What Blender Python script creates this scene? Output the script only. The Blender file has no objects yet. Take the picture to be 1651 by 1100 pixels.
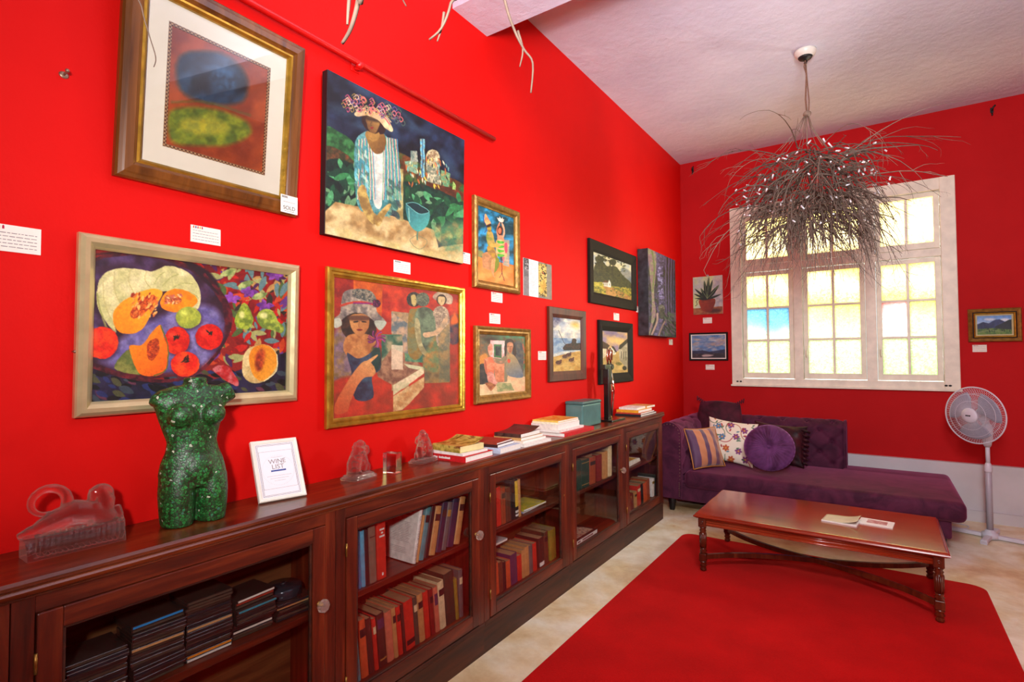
import bpy, bmesh, math, random
import numpy as np
from mathutils import Vector, Matrix, Euler
PI = math.pi
random.seed(7)
col = bpy.context.scene.collection
sc = bpy.context.scene

# ---------------------------------------------------------------- camera model (same as the photograph's)
FPX, YAW, PITCH, ROLL = 862.5, .6019, .0292, -.0051
_cy, _sy = math.cos(YAW), math.sin(YAW)
cF = Vector((-_sy*math.cos(PITCH), _cy*math.cos(PITCH), math.sin(PITCH)))
_R0 = Vector((_cy, _sy, 0)); _U0 = _R0.cross(cF)
cR = math.cos(ROLL)*_R0 + math.sin(ROLL)*_U0
cU = -math.sin(ROLL)*_R0 + math.cos(ROLL)*_U0
CAM = Vector((0, 0, 1.55))
def ray(px, py): return cF + cR*((px-825.5)/FPX) - cU*((py-550)/FPX)
def atX(px, py, x=-2.0):      # measure a point of the photo on a plane x = const (the left wall and what hangs on it)
    d = ray(px, py); return CAM + d*((x-CAM.x)/d.x)
def atY(px, py, y=6.63):
    d = ray(px, py); return CAM + d*((y-CAM.y)/d.y)
def atZ(px, py, z=0.0):
    d = ray(px, py); return CAM + d*((z-CAM.z)/d.z)
WALLX, WALLY, CEIL = -2.0, 6.63, 3.93

cam_d = bpy.data.cameras.new('camera'); cam = bpy.data.objects.new('camera', cam_d); col.objects.link(cam)
cam_d.sensor_fit = 'HORIZONTAL'; cam_d.sensor_width = 36; cam_d.lens = 36*FPX/1651; cam_d.clip_start = .02
M = Matrix((cR, cU, -cF)).transposed().to_4x4(); M.translation = CAM
cam.matrix_world = M
sc.camera = cam

# ---------------------------------------------------------------- object helpers
def tag(o, label=None, cat=None, group=None, kind=None):
    if label: o['label'] = label
    if cat: o['category'] = cat
    if group: o['group'] = group
    if kind: o['kind'] = kind
    return o
def empty(name, loc=(0,0,0), rz=0, label=None, cat=None, group=None, rot=None):
    o = bpy.data.objects.new(name, None); col.objects.link(o); o.location = loc
    o.rotation_euler = rot if rot else (0, 0, rz); o.empty_display_size = .05
    return tag(o, label, cat, group)
class MB:
    """collects shapes, then links them as one mesh object"""
    def __init__(s): s.bm = bmesh.new(); s.mi = 0
    def _new(s, verts, M=None):
        if M is not None:
            for v in verts: v.co = M @ v.co
    def box(s, x0, x1, y0, y1, z0, z1, M=None, bev=0, seg=2):
        vs = [s.bm.verts.new(p) for p in ((x0,y0,z0),(x1,y0,z0),(x1,y1,z0),(x0,y1,z0),(x0,y0,z1),(x1,y0,z1),(x1,y1,z1),(x0,y1,z1))]
        fs = [s.bm.faces.new([vs[i] for i in f]) for f in ((3,2,1,0),(4,5,6,7),(0,1,5,4),(1,2,6,5),(2,3,7,6),(3,0,4,7))]
        for f in fs: f.material_index = s.mi
        if bev:
            es = list({e for f in fs for e in f.edges})
            r = bmesh.ops.bevel(s.bm, geom=es, offset=bev, segments=seg, profile=.5, affect='EDGES')
            vs = list({v for f in r['faces'] for v in f.verts} | {v for v in vs if v.is_valid})
            vs = [v for v in vs if v.is_valid]
            for f in r['faces']: f.material_index = s.mi
        s._new(vs, M); return s
    def prism(s, pts, axis, a, b, M=None):
        """polygon pts swept along axis from a to b; pts are the two other coordinates in xyz order"""
        def P(p, t):
            l = list(p); l.insert(axis, t); return l
        A = [s.bm.verts.new(P(p, a)) for p in pts]; B = [s.bm.verts.new(P(p, b)) for p in pts]
        n = len(pts)
        fs = [s.bm.faces.new(A[::-1]), s.bm.faces.new(B)] + [s.bm.faces.new((A[i], A[(i+1)%n], B[(i+1)%n], B[i])) for i in range(n)]
        for f in fs: f.material_index = s.mi
        s._new(A+B, M); return s
    def tube(s, pts, r, n=8, cap=True, closed=False):
        pts = [Vector(p) for p in pts]; rs = r if isinstance(r, (list, tuple)) else [r]*len(pts)
        rings = []; up = None; L = len(pts)
        for i, p in enumerate(pts):
            a = pts[(i-1) % L] if closed or i > 0 else p; b = pts[(i+1) % L] if closed or i < L-1 else p
            t = (b-a); t = t.normalized() if t.length > 1e-9 else Vector((0,0,1))
            if up is None:
                up = Vector((0,0,1)) if abs(t.z) < .9 else Vector((1,0,0))
            u = (up - t*up.dot(t)); u = u.normalized() if u.length > 1e-6 else t.orthogonal().normalized()
            up = u; v = t.cross(u)
            rings.append([s.bm.verts.new(p + (u*math.cos(2*PI*k/n) + v*math.sin(2*PI*k/n))*rs[i]) for k in range(n)])
        m = L if closed else L-1
        for i in range(m):
            A, B = rings[i], rings[(i+1) % L]
            for k in range(n):
                f = s.bm.faces.new((A[k], A[(k+1)%n], B[(k+1)%n], B[k])); f.smooth = True; f.material_index = s.mi
        if cap and not closed:
            if n > 2:
                s.bm.faces.new(rings[0][::-1]).material_index = s.mi; s.bm.faces.new(rings[-1]).material_index = s.mi
        return s
    def lathe(s, prof, n=24, M=None, smooth=True, square=0):
        """prof = [(r, z)...] round the z axis"""
        rings = []; new = []
        for r, z in prof:
            if r < 1e-6: v = s.bm.verts.new((0,0,z)); rings.append([v]); new.append(v)
            else:
                ring = [s.bm.verts.new((r*math.cos(2*PI*k/n), r*math.sin(2*PI*k/n), z)) for k in range(n)]
                rings.append(ring); new += ring
        for A, B in zip(rings, rings[1:]):
            for k in range(n):
                a = A if len(A) > 1 else [A[0]]*n; b = B if len(B) > 1 else [B[0]]*n
                vs = []
                for v in (a[k], a[(k+1)%n], b[(k+1)%n], b[k]):
                    if v not in vs: vs.append(v)
                if len(vs) > 2:
                    f = s.bm.faces.new(vs); f.smooth = smooth; f.material_index = s.mi
        for R, rev in ((rings[0], 1), (rings[-1], 0)):
            if len(R) > 1: s.bm.faces.new(R[::-1] if rev else R).material_index = s.mi
        s._new(new, M); return s
    def sphere(s, c, r, n=16, m=10, M=None):
        r = r if isinstance(r, (tuple, list)) else (r, r, r)
        T = Matrix.Translation(Vector(c)) @ Matrix.Diagonal((*r, 1))
        if M is not None: T = M @ T
        return s.lathe([(math.sin(PI*i/m), -math.cos(PI*i/m)) for i in range(m+1)], n, T)
    def grid(s, f, nu, nv, closeu=False, smooth=True):
        g = [[s.bm.verts.new(f(i/(nu if closeu else nu-1), j/(nv-1))) for j in range(nv)] for i in range(nu)]
        for i in range(nu if closeu else nu-1):
            for j in range(nv-1):
                q = s.bm.faces.new((g[i][j], g[(i+1)%nu][j], g[(i+1)%nu][j+1], g[i][j+1])); q.smooth = smooth; q.material_index = s.mi
        return s
    def build(s, name, mat, parent=None, loc=None, smooth=None, mods=None, fixn=True, rz=None):
        if fixn: bmesh.ops.recalc_face_normals(s.bm, faces=s.bm.faces)
        me = bpy.data.meshes.new(name); s.bm.to_mesh(me); s.bm.free()
        o = bpy.data.objects.new(name, me); col.objects.link(o)
        for m in (mat if isinstance(mat, (list, tuple)) else [mat]): me.materials.append(m)
        if smooth is not None:
            for p in me.polygons: p.use_smooth = smooth
        if parent: o.parent = parent
        if loc is not None: o.location = loc
        if rz is not None: o.rotation_euler.z = rz
        return o
def struct(o): o['kind'] = 'structure'; return o
def kids(o): return [c for c in o.children]
def copy_tree(o, parent=None):
    c = o.copy(); col.objects.link(c); c.parent = parent
    if parent: c.matrix_parent_inverse = o.matrix_parent_inverse
    for ch in kids(o): copy_tree(ch, c)
    return c
def fnt(txt, size, name, mat, parent, loc, rot, ext=.0004, align='CENTER', shear=0):
    cu = bpy.data.curves.new(name, 'FONT'); cu.body = txt; cu.size = size; cu.extrude = ext; cu.align_x = align; cu.align_y = 'CENTER'; cu.shear = shear
    t = bpy.data.objects.new(name, cu)
    me = bpy.data.meshes.new_from_object(t); bpy.data.objects.remove(t)
    o = bpy.data.objects.new(name, me); col.objects.link(o); me.materials.append(mat); o.parent = parent; o.location = loc; o.rotation_euler = rot
    return o
# ---------------------------------------------------------------- materials
def lin(c):
    def g(v):
        v = v/255; return v/12.92 if v <= .04045 else ((v+.055)/1.055)**2.4
    return tuple(g(v) for v in c)
def rgba(c): return (*lin(c), 1)
_mc = {}
def newmat(name):
    m = bpy.data.materials.new(name); m.use_nodes = True
    nt = m.node_tree; b = nt.nodes['Principled BSDF']; return m, nt, b
def N(nt, t, **kw):
    n = nt.nodes.new(t)
    for k, v in kw.items():
        if k.startswith('i_'): n.inputs[k[2:].replace('_', ' ')].default_value = v
        else: setattr(n, k, v)
    return n
def flat(name, c, rough=.6, metal=0, var=.08, scale=30, bump=0, spec=.5, coat=0, sheen=0, bscale=None):
    key = (name, tuple(c), rough, metal)
    if key in _mc: return _mc[key]
    m, nt, b = newmat(name); L = nt.links
    tc = N(nt, 'ShaderNodeTexCoord'); no = N(nt, 'ShaderNodeTexNoise', i_Scale=scale, i_Detail=4.0); L.new(tc.outputs['Object'], no.inputs['Vector'])
    r = N(nt, 'ShaderNodeValToRGB'); l = lin(c)
    r.color_ramp.elements[0].position = .3; r.color_ramp.elements[1].position = .7
    r.color_ramp.elements[0].color = (*[max(0, v*(1-var)) for v in l], 1); r.color_ramp.elements[1].color = (*[min(1, v*(1+var)) for v in l], 1)
    L.new(no.outputs['Fac'], r.inputs[0]); L.new(r.outputs[0], b.inputs['Base Color'])
    b.inputs['Roughness'].default_value = rough; b.inputs['Metallic'].default_value = metal; b.inputs['Specular IOR Level'].default_value = spec
    b.inputs['Coat Weight'].default_value = coat; b.inputs['Sheen Weight'].default_value = sheen
    if bump:
        n2 = no
        if bscale: n2 = N(nt, 'ShaderNodeTexNoise', i_Scale=bscale, i_Detail=4.0); L.new(tc.outputs['Object'], n2.inputs['Vector'])
        bp = N(nt, 'ShaderNodeBump', i_Strength=bump, i_Distance=.01); L.new(n2.outputs['Fac'], bp.inputs['Height']); L.new(bp.outputs[0], b.inputs['Normal'])
    _mc[key] = m; return m
def wood(name, dark, mid, light, axis='y', rough=.3, coat=.3, scale=1.0, bump=.05):
    m, nt, b = newmat(name); L = nt.links
    tc = N(nt, 'ShaderNodeTexCoord'); mp = N(nt, 'ShaderNodeMapping')
    s = {'x': (1.2, 14, 14), 'y': (14, 1.2, 14), 'z': (14, 14, 1.2)}[axis]
    mp.inputs['Scale'].default_value = tuple(v*scale for v in s)
    L.new(tc.outputs['Object'], mp.inputs[0])
    no = N(nt, 'ShaderNodeTexNoise', i_Scale=1.6, i_Detail=7.0, i_Roughness=.62, i_Distortion=.6); L.new(mp.outputs[0], no.inputs['Vector'])
    r = N(nt, 'ShaderNodeValToRGB'); e = r.color_ramp.elements
    e[0].position = .28; e[0].color = rgba(dark); e[1].position = .72; e[1].color = rgba(light)
    k = e.new(.5); k.color = rgba(mid)
    L.new(no.outputs['Fac'], r.inputs[0])
    big = N(nt, 'ShaderNodeTexNoise', i_Scale=2.5, i_Detail=2.0); L.new(tc.outputs['Object'], big.inputs['Vector'])
    mx = N(nt, 'ShaderNodeMixRGB', blend_type='MULTIPLY', i_Fac=.55); rr = N(nt, 'ShaderNodeValToRGB')
    rr.color_ramp.elements[0].position = .3; rr.color_ramp.elements[0].color = (.45,.4,.4,1); rr.color_ramp.elements[1].position = .65; rr.color_ramp.elements[1].color = (1,1,1,1)
    L.new(big.outputs['Fac'], rr.inputs[0]); L.new(r.outputs[0], mx.inputs[1]); L.new(rr.outputs[0], mx.inputs[2]); L.new(mx.outputs[0], b.inputs['Base Color'])
    b.inputs['Roughness'].default_value = rough; b.inputs['Coat Weight'].default_value = coat; b.inputs['Coat Roughness'].default_value = .15
    bp = N(nt, 'ShaderNodeBump', i_Strength=bump, i_Distance=.004); L.new(no.outputs['Fac'], bp.inputs['Height']); L.new(bp.outputs[0], b.inputs['Normal'])
    return m
def thin_glass(name, tint=(1,1,1), refl=1.0, rough=.01):
    m, nt, b = newmat(name); L = nt.links; nt.nodes.remove(b)
    out = nt.nodes['Material Output']; tr = N(nt, 'ShaderNodeBsdfTransparent'); tr.inputs[0].default_value = (*tint, 1)
    gl = N(nt, 'ShaderNodeBsdfGlossy'); gl.inputs['Roughness'].default_value = rough
    fr = N(nt, 'ShaderNodeFresnel', i_IOR=1.45); mu = N(nt, 'ShaderNodeMath', operation='MULTIPLY'); mu.inputs[1].default_value = refl
    L.new(fr.outputs[0], mu.inputs[0])
    mix = N(nt, 'ShaderNodeMixShader'); L.new(mu.outputs[0], mix.inputs[0]); L.new(tr.outputs[0], mix.inputs[1]); L.new(gl.outputs[0], mix.inputs[2])
    L.new(mix.outputs[0], out.inputs[0]); return m
def crystal(name, tint=(1,.93,.88), rough=.02, ior=1.45):
    m, nt, b = newmat(name)
    b.inputs['Base Color'].default_value = (*tint, 1); b.inputs['Transmission Weight'].default_value = 1; b.inputs['Roughness'].default_value = rough; b.inputs['IOR'].default_value = ior
    return m
def milkglass(name, tint=(1,.95,.9), clear=.4, haze=.06, ior=1.4):
    # pressed glass: part clear, part refracting, a little cloudy, rim highlights painted in pink
    m, nt, b = newmat(name); L = nt.links; out = nt.nodes['Material Output']
    b.inputs['Base Color'].default_value = (*tint, 1); b.inputs['Transmission Weight'].default_value = 1; b.inputs['Roughness'].default_value = .03; b.inputs['IOR'].default_value = ior
    tr = N(nt, 'ShaderNodeBsdfTransparent'); tr.inputs[0].default_value = (*tint, 1); df = N(nt, 'ShaderNodeBsdfDiffuse'); df.inputs[0].default_value = (.95, .72, .62, 1)
    lw = N(nt, 'ShaderNodeLayerWeight', i_Blend=.22); mr = N(nt, 'ShaderNodeMapRange'); mr.inputs['To Min'].default_value = haze; mr.inputs['To Max'].default_value = .34; L.new(lw.outputs['Facing'], mr.inputs[0])
    m1 = N(nt, 'ShaderNodeMixShader'); m1.inputs[0].default_value = clear; L.new(b.outputs[0], m1.inputs[1]); L.new(tr.outputs[0], m1.inputs[2])
    m2 = N(nt, 'ShaderNodeMixShader'); L.new(mr.outputs[0], m2.inputs[0]); L.new(m1.outputs[0], m2.inputs[1]); L.new(df.outputs[0], m2.inputs[2]); L.new(m2.outputs[0], out.inputs[0])
    return m
# painted wall: mottled plaster under gloss paint
def wallmat(name, c, c2, rough=.5, bump=.25):
    m, nt, b = newmat(name); L = nt.links
    tc = N(nt, 'ShaderNodeTexCoord')
    n1 = N(nt, 'ShaderNodeTexNoise', i_Scale=1.1, i_Detail=5.0); L.new(tc.outputs['Object'], n1.inputs['Vector'])
    n2 = N(nt, 'ShaderNodeTexNoise', i_Scale=9.0, i_Detail=8.0, i_Roughness=.65); L.new(tc.outputs['Object'], n2.inputs['Vector'])
    r = N(nt, 'ShaderNodeValToRGB'); r.color_ramp.elements[0].position = .35; r.color_ramp.elements[1].position = .65
    r.color_ramp.elements[0].color = rgba(c); r.color_ramp.elements[1].color = rgba(c2); L.new(n1.outputs['Fac'], r.inputs[0])
    L.new(r.outputs[0], b.inputs['Base Color']); b.inputs['Roughness'].default_value = rough; b.inputs['Specular IOR Level'].default_value = .15
    bp = N(nt, 'ShaderNodeBump', i_Strength=bump, i_Distance=.012); L.new(n2.outputs['Fac'], bp.inputs['Height']); L.new(bp.outputs[0], b.inputs['Normal'])
    return m
M_red = wallmat('red gloss wall paint', (210, 8, 4), (220, 12, 7), .65)
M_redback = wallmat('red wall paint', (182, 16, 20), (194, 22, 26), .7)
M_ceil = wallmat('white distemper ceiling', (208, 206, 226), (224, 222, 238), .8, .7)
M_white = flat('white gloss paint', (226, 220, 208), .4, var=.05, bump=.1)
# ---------------------------------------------------------------- the room
XR, YF = 3.4, -2.8
def plane_box(name, mat, *a): return struct(MB().box(*a).build(name, mat))
plane_box('wall_left', M_red, WALLX-.2, WALLX, YF-.2, WALLY+.2, -.1, CEIL+.1)
plane_box('wall_front', M_redback, WALLX-.2, XR+.2, YF-.2, YF, -.1, CEIL+.1)
plane_box('wall_right', M_redback, XR, XR+.2, YF, WALLY, -.1, CEIL+.1)
WX0, WX1, WZ0, WZ1 = -1.405, .61, 1.23, 3.257      # window opening
w = MB()
w.box(WALLX, WX0, WALLY, WALLY+.2, -.1, CEIL+.1).box(WX1, XR+.2, WALLY, WALLY+.2, -.1, CEIL+.1)
w.box(WX0, WX1, WALLY, WALLY+.2, -.1, WZ0).box(WX0, WX1, WALLY, WALLY+.2, WZ1, CEIL+.1)
struct(w.build('wall_back', M_redback))
plane_box('ceiling', M_ceil, WALLX-.2, XR+.2, YF-.2, WALLY+.2, CEIL, CEIL+.15)
plane_box('trim_ceiling_beam', M_ceil, WALLX, XR, 2.32, 2.65, 3.57, CEIL)
# floor: cream screed with ochre stains
m, nt, b = newmat('stained cream cement floor'); L = nt.links
tc = N(nt, 'ShaderNodeTexCoord'); n1 = N(nt, 'ShaderNodeTexNoise', i_Scale=1.5, i_Detail=6.0, i_Roughness=.6, i_Distortion=.4); n2 = N(nt, 'ShaderNodeTexNoise', i_Scale=7.0, i_Detail=8.0, i_Roughness=.7)
L.new(tc.outputs['Object'], n1.inputs['Vector']); L.new(tc.outputs['Object'], n2.inputs['Vector'])
r1 = N(nt, 'ShaderNodeValToRGB'); e = r1.color_ramp.elements; e[0].position = .34; e[0].color = rgba((214, 172, 118)); e[1].position = .56; e[1].color = rgba((252, 244, 222)); k = e.new(.45); k.color = rgba((240, 218, 174))
r2 = N(nt, 'ShaderNodeValToRGB'); e = r2.color_ramp.elements; e[0].position = .4; e[0].color = (.72,.64,.5,1); e[1].position = .62; e[1].color = (1,1,1,1)
mx = N(nt, 'ShaderNodeMixRGB', blend_type='MULTIPLY', i_Fac=.5)
L.new(n1.outputs['Fac'], r1.inputs[0]); L.new(n2.outputs['Fac'], r2.inputs[0]); L.new(r1.outputs[0], mx.inputs[1]); L.new(r2.outputs[0], mx.inputs[2]); L.new(mx.outputs[0], b.inputs['Base Color'])
b.inputs['Roughness'].default_value = .35
bp = N(nt, 'ShaderNodeBump', i_Strength=.15, i_Distance=.01); L.new(n2.outputs['Fac'], bp.inputs['Height']); L.new(bp.outputs[0], b.inputs['Normal'])
plane_box('floor', m, WALLX-.2, XR+.2, YF-.2, WALLY+.2, -.1, 0)
# grey dado and skirting below the red on the back wall
M_dado = flat('grey dado paint', (205, 202, 206), .55, var=.06, scale=4, bump=.2)
plane_box('trim_dado_ledge', M_dado, WALLX, XR, WALLY-.06, WALLY, 0, .525)
plane_box('baseboard_back', M_dado, WALLX, XR, WALLY-.085, WALLY-.06, 0, .1)
plane_box('baseboard_right', M_dado, XR-.02, XR, YF, WALLY-.09, 0, .14)

# ---- window: three bays, each a two-pane fanlight over a six-pane casement
M_wood = flat('old white window paint', (236, 228, 208), .45, var=.10, scale=12, bump=.25)
def panemat(name, stops, ripple):
    """frosted privacy glass lit by daylight from outside: light scatters through, tinted by the garden behind"""
    m, nt, b = newmat(name); L = nt.links; out = nt.nodes['Material Output']
    tc = N(nt, 'ShaderNodeTexCoord'); sx = N(nt, 'ShaderNodeSeparateXYZ'); L.new(tc.outputs['Object'], sx.inputs[0])
    no = N(nt, 'ShaderNodeTexNoise', i_Scale=ripple, i_Detail=3.0, i_Distortion=1.5); L.new(tc.outputs['Object'], no.inputs['Vector'])
    big = N(nt, 'ShaderNodeTexNoise', i_Scale=2.2, i_Detail=1.0); L.new(tc.outputs['Object'], big.inputs['Vector'])
    ad = N(nt, 'ShaderNodeMath', operation='MULTIPLY_ADD'); ad.inputs[1].default_value = .16; L.new(no.outputs['Fac'], ad.inputs[0])
    a2 = N(nt, 'ShaderNodeMath', operation='MULTIPLY_ADD'); a2.inputs[1].default_value = .35; L.new(big.outputs['Fac'], a2.inputs[0]); L.new(sx.outputs['Z'], a2.inputs[2]); L.new(a2.outputs[0], ad.inputs[2])
    mr = N(nt, 'ShaderNodeMapRange'); mr.inputs['From Min'].default_value = WZ0+.2; mr.inputs['From Max'].default_value = WZ1+.2; L.new(ad.outputs[0], mr.inputs[0])
    r = N(nt, 'ShaderNodeValToRGB'); e = r.color_ramp.elements
    e[0].position = stops[0][0]; e[0].color = rgba(stops[0][1]); e[1].position = stops[-1][0]; e[1].color = rgba(stops[-1][1])
    for p, c in stops[1:-1]: k = e.new(p); k.color = rgba(c)
    L.new(mr.outputs[0], r.inputs[0])
    rp = N(nt, 'ShaderNodeValToRGB'); rp.color_ramp.elements[0].position = .38; rp.color_ramp.elements[0].color = (.62,.6,.5,1); rp.color_ramp.elements[1].position = .55; L.new(no.outputs['Fac'], rp.inputs[0])
    ml = N(nt, 'ShaderNodeMixRGB', blend_type='MULTIPLY'); ml.inputs[0].default_value = .6; L.new(r.outputs[0], ml.inputs[1]); L.new(rp.outputs[0], ml.inputs[2])
    t = N(nt, 'ShaderNodeBsdfTranslucent'); L.new(ml.outputs[0], t.inputs[0])
    bp = N(nt, 'ShaderNodeBump', i_Strength=.9, i_Distance=.01); L.new(no.outputs['Fac'], bp.inputs['Height']); L.new(bp.outputs[0], t.inputs['Normal'])
    g = N(nt, 'ShaderNodeBsdfGlossy'); g.inputs['Roughness'].default_value = .25; L.new(bp.outputs[0], g.inputs['Normal'])
    mix = N(nt, 'ShaderNodeMixShader'); mix.inputs[0].default_value = .05; L.new(t.outputs[0], mix.inputs[1]); L.new(g.outputs[0], mix.inputs[2]); L.new(mix.outputs[0], out.inputs[0])
    nt.nodes.remove(b); return m
MP = panemat('frosted glass', [(0, (200, 236, 180)), (.2, (214, 240, 196)), (.34, (228, 232, 196)), (.46, (222, 222, 158)), (.55, (244, 240, 206)), (.66, (238, 226, 160)), (.8, (255, 246, 214)), (1, (250, 238, 178))], 42)  # green and yellow daylight from the garden painted as colour bands
MPb = panemat('blue tinged frosted glass', [(0, (205, 240, 175)), (.3, (225, 240, 215)), (.36, (160, 204, 220)), (.43, (140, 180, 208)), (.48, (225, 190, 130)), (.6, (255, 240, 190)), (1, (255, 240, 190))], 42)
MPr = panemat('clear rippled glass with a painted red reflection', [(0, (214, 240, 190)), (.3, (250, 250, 245)), (.36, (245, 232, 232)), (.44, (236, 170, 170)), (.48, (230, 226, 150)), (.6, (236, 232, 180)), (1, (255, 240, 170))], 30)  # pink band is a reflection painted into the pane colour
win = struct(MB().build('window_1', M_wood)) if False else empty('window_1'); win['kind'] = 'structure'
fr = MB(); yo = WALLY-.025
def rail(mb, x0, x1, z0, z1, y0=yo, y1=WALLY+.13, bev=.006): mb.box(x0, x1, y0, y1, z0, z1, bev=bev)
# outer surround
rail(fr, WX0-.02, WX0+.10, WZ0-.02, WZ1+.02); rail(fr, WX1-.10, WX1+.02, WZ0-.02, WZ1+.02)
rail(fr, WX0+.098, WX1-.098, WZ1-.10, WZ1+.019, yo+.002, WALLY+.128); rail(fr, WX0+.098, WX1-.098, WZ0-.019, WZ0+.055, yo+.002, WALLY+.128)
zt = WZ0+1.315
rail(fr, WX0+.05, WX1-.05, zt-.035, zt+.045, yo+.015, WALLY+.12)
W = WX1-WX0; mull = [WX0+W*.335, WX0+W*.665]
for x in mull: rail(fr, x-.045, x+.045, WZ0+.03, WZ1-.03, yo+.006, WALLY+.125)
fr.build('window_frame', M_wood, win)
bays = [(WX0+.10, mull[0]-.045), (mull[0]+.045, mull[1]-.045), (mull[1]+.045, WX1-.10)]
def sash(x0, x1, z0, z1, rows, mats, name):
    s = MB(); t = .045; y0, y1 = yo+.035, WALLY+.08
    s.box(x0, x0+t, y0, y1, z0, z1, bev=.004); s.box(x1-t, x1, y0, y1, z0, z1, bev=.004)
    s.box(x0+.003, x1-.003, y0+.001, y1-.001, z1-t, z1-.001, bev=.003); s.box(x0+.003, x1-.003, y0+.001, y1-.001, z0+.001, z0+t*1.4, bev=.003)
    xm = (x0+x1)/2; s.box(xm-.012, xm+.012, y0+.01, y1-.01, z0+.01, z1-.01, bev=.003)
    for r in range(1, rows):
        z = z0+t*1.4 + (z1-z0-2.4*t)*r/rows; s.box(x0+.02, x1-.02, y0+.012, y1-.012, z-.012, z+.012, bev=.003)
    sa = s.build(name, M_wood, win)
    zz = [z0+t*1.4 + (z1-z0-2.4*t)*r/rows for r in range(rows+1)]
    for r in range(rows):
        for k, (a, c) in enumerate(((x0+t, xm), (xm, x1-t))):
            g = MB().box(a-.005, c+.005, WALLY+.035, WALLY+.039, zz[r]-.005, zz[r+1]+.005)
            g.build('pane', mats(r, k), sa)
    return sa
sel = [lambda r, k: MPb if r == 1 else MP, lambda r, k: MP, lambda r, k: MPr if (r == 1 and k == 0) else MP]
for i, (x0, x1) in enumerate(bays):
    sa = sash(x0+.004, x1-.004, zt+.05, WZ1-.105, 1, lambda r, k: MP, 'fanlight_sash')
    sb = sash(x0+.004, x1-.004, WZ0+.06, zt-.04, 3, sel[i], 'casement_sash')
    h = MB(); xe = x0+.03
    h.box(xe-.01, xe+.01, yo+.025, yo+.04, WZ0+.32, WZ0+.42, bev=.003); h.tube([(xe, yo+.03, WZ0+.37), (xe, yo-.005, WZ0+.37), (xe+.002, yo-.01, WZ0+.30)], .006)
    h.build('window_handle', M_wood, sb)
s = MB().box(WX0-.03, WX1+.03, WALLY-.045, WALLY, WZ0-.035, WZ0-.012, bev=.005); s.build('window_sill', M_wood, win)
MB_k = flat('black iron', (20, 18, 18), .5)
k = MB()
for x in (WX0+.04, WX0+.075, WX1-.06, WX1-.09): k.sphere((x, yo-.003, WZ0+.02), (.013, .006, .009))
k.build('window_bolt', MB_k, win)
# garden outside, seen only as a glow through the frosted panes
gnd = MB().box(-8, 8, WALLY+.25, 16, -.3, -.15).build('lawn_ground', flat('lawn', (96, 150, 60), .9, var=.3)); struct(gnd)
# ---- picture rail pipe with its bracket on the left wall
M_redpaint = flat('red painted metal', (205, 14, 10), .35, var=.05)
pr_ = empty('picture_rail', (0,0,0), 0, 'red painted picture rail running above the two big upper paintings', 'picture rail')
a, c = atX(478, 50, -1.965), atX(797, 226, -1.965); z = 2.915
t = MB().tube([(-1.965, -.4, z), (-1.965, c.y, z)], .014, 10); t.build('rail_pipe', M_redpaint, pr_)
for y in (-.3, .55, 1.62):
    t = MB().box(-2.0, -1.993, y-.025, y+.025, z-.03, z+.03, bev=.003).tube([(-1.995, y, z-.012), (-1.965, y, z-.018)], .011, 8); t.sphere((-1.965, y, z-.008), (.018, .02, .018), 10, 8)
    t.build('wall_bracket', M_redpaint, pr_)
# ---- black hooks high on the back wall
for i, (px, py, lb) in enumerate(((1117, 275, 'small black iron hook high in the corner by the long wall'), (1599, 179, 'small black iron hook high on the back wall near its right end'))):
    p = atY(px, py); h = MB().box(-.012, .012, -.006, 0, -.02, .03, bev=.002).tube([(0, -.004, .0), (0, -.035, -.005), (.005, -.045, .02), (.02, -.04, .035)], .007, 8).tube([(0, -.004, -.02), (0, -.02, -.035), (0, -.018, -.05)], .006, 8)
    tag(h.build('wall_hook', MB_k, loc=p), lb, 'hook', 'black hooks on the back wall')
p = atX(103, 121); h = MB().tube([(0, 0, 0), (.03, 0, .004)], .003, 6).sphere((.03, 0, .004), .006, 8, 6).sphere((0, 0, 0), (.003, .013, .011), 8, 6)
tag(h.build('nail', flat('old nail', (150, 120, 100), .4, .6), loc=p), 'bare nail in the red wall left of the largest framed picture', 'nail')
p = atX(117, 567); h = MB().tube([(0, 0, 0), (.02, 0, .0)], .003, 6).sphere((.02, 0, 0), .005, 8, 6).tube([(.018, 0, 0), (.016, .02, .004), (.012, .03, .006)], .0015, 5)
tag(h.build('picture_nail', flat('old nail', (150, 120, 100), .4, .6), loc=p), 'small nail and thread beside the left edge of the pumpkin painting', 'nail')
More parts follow.
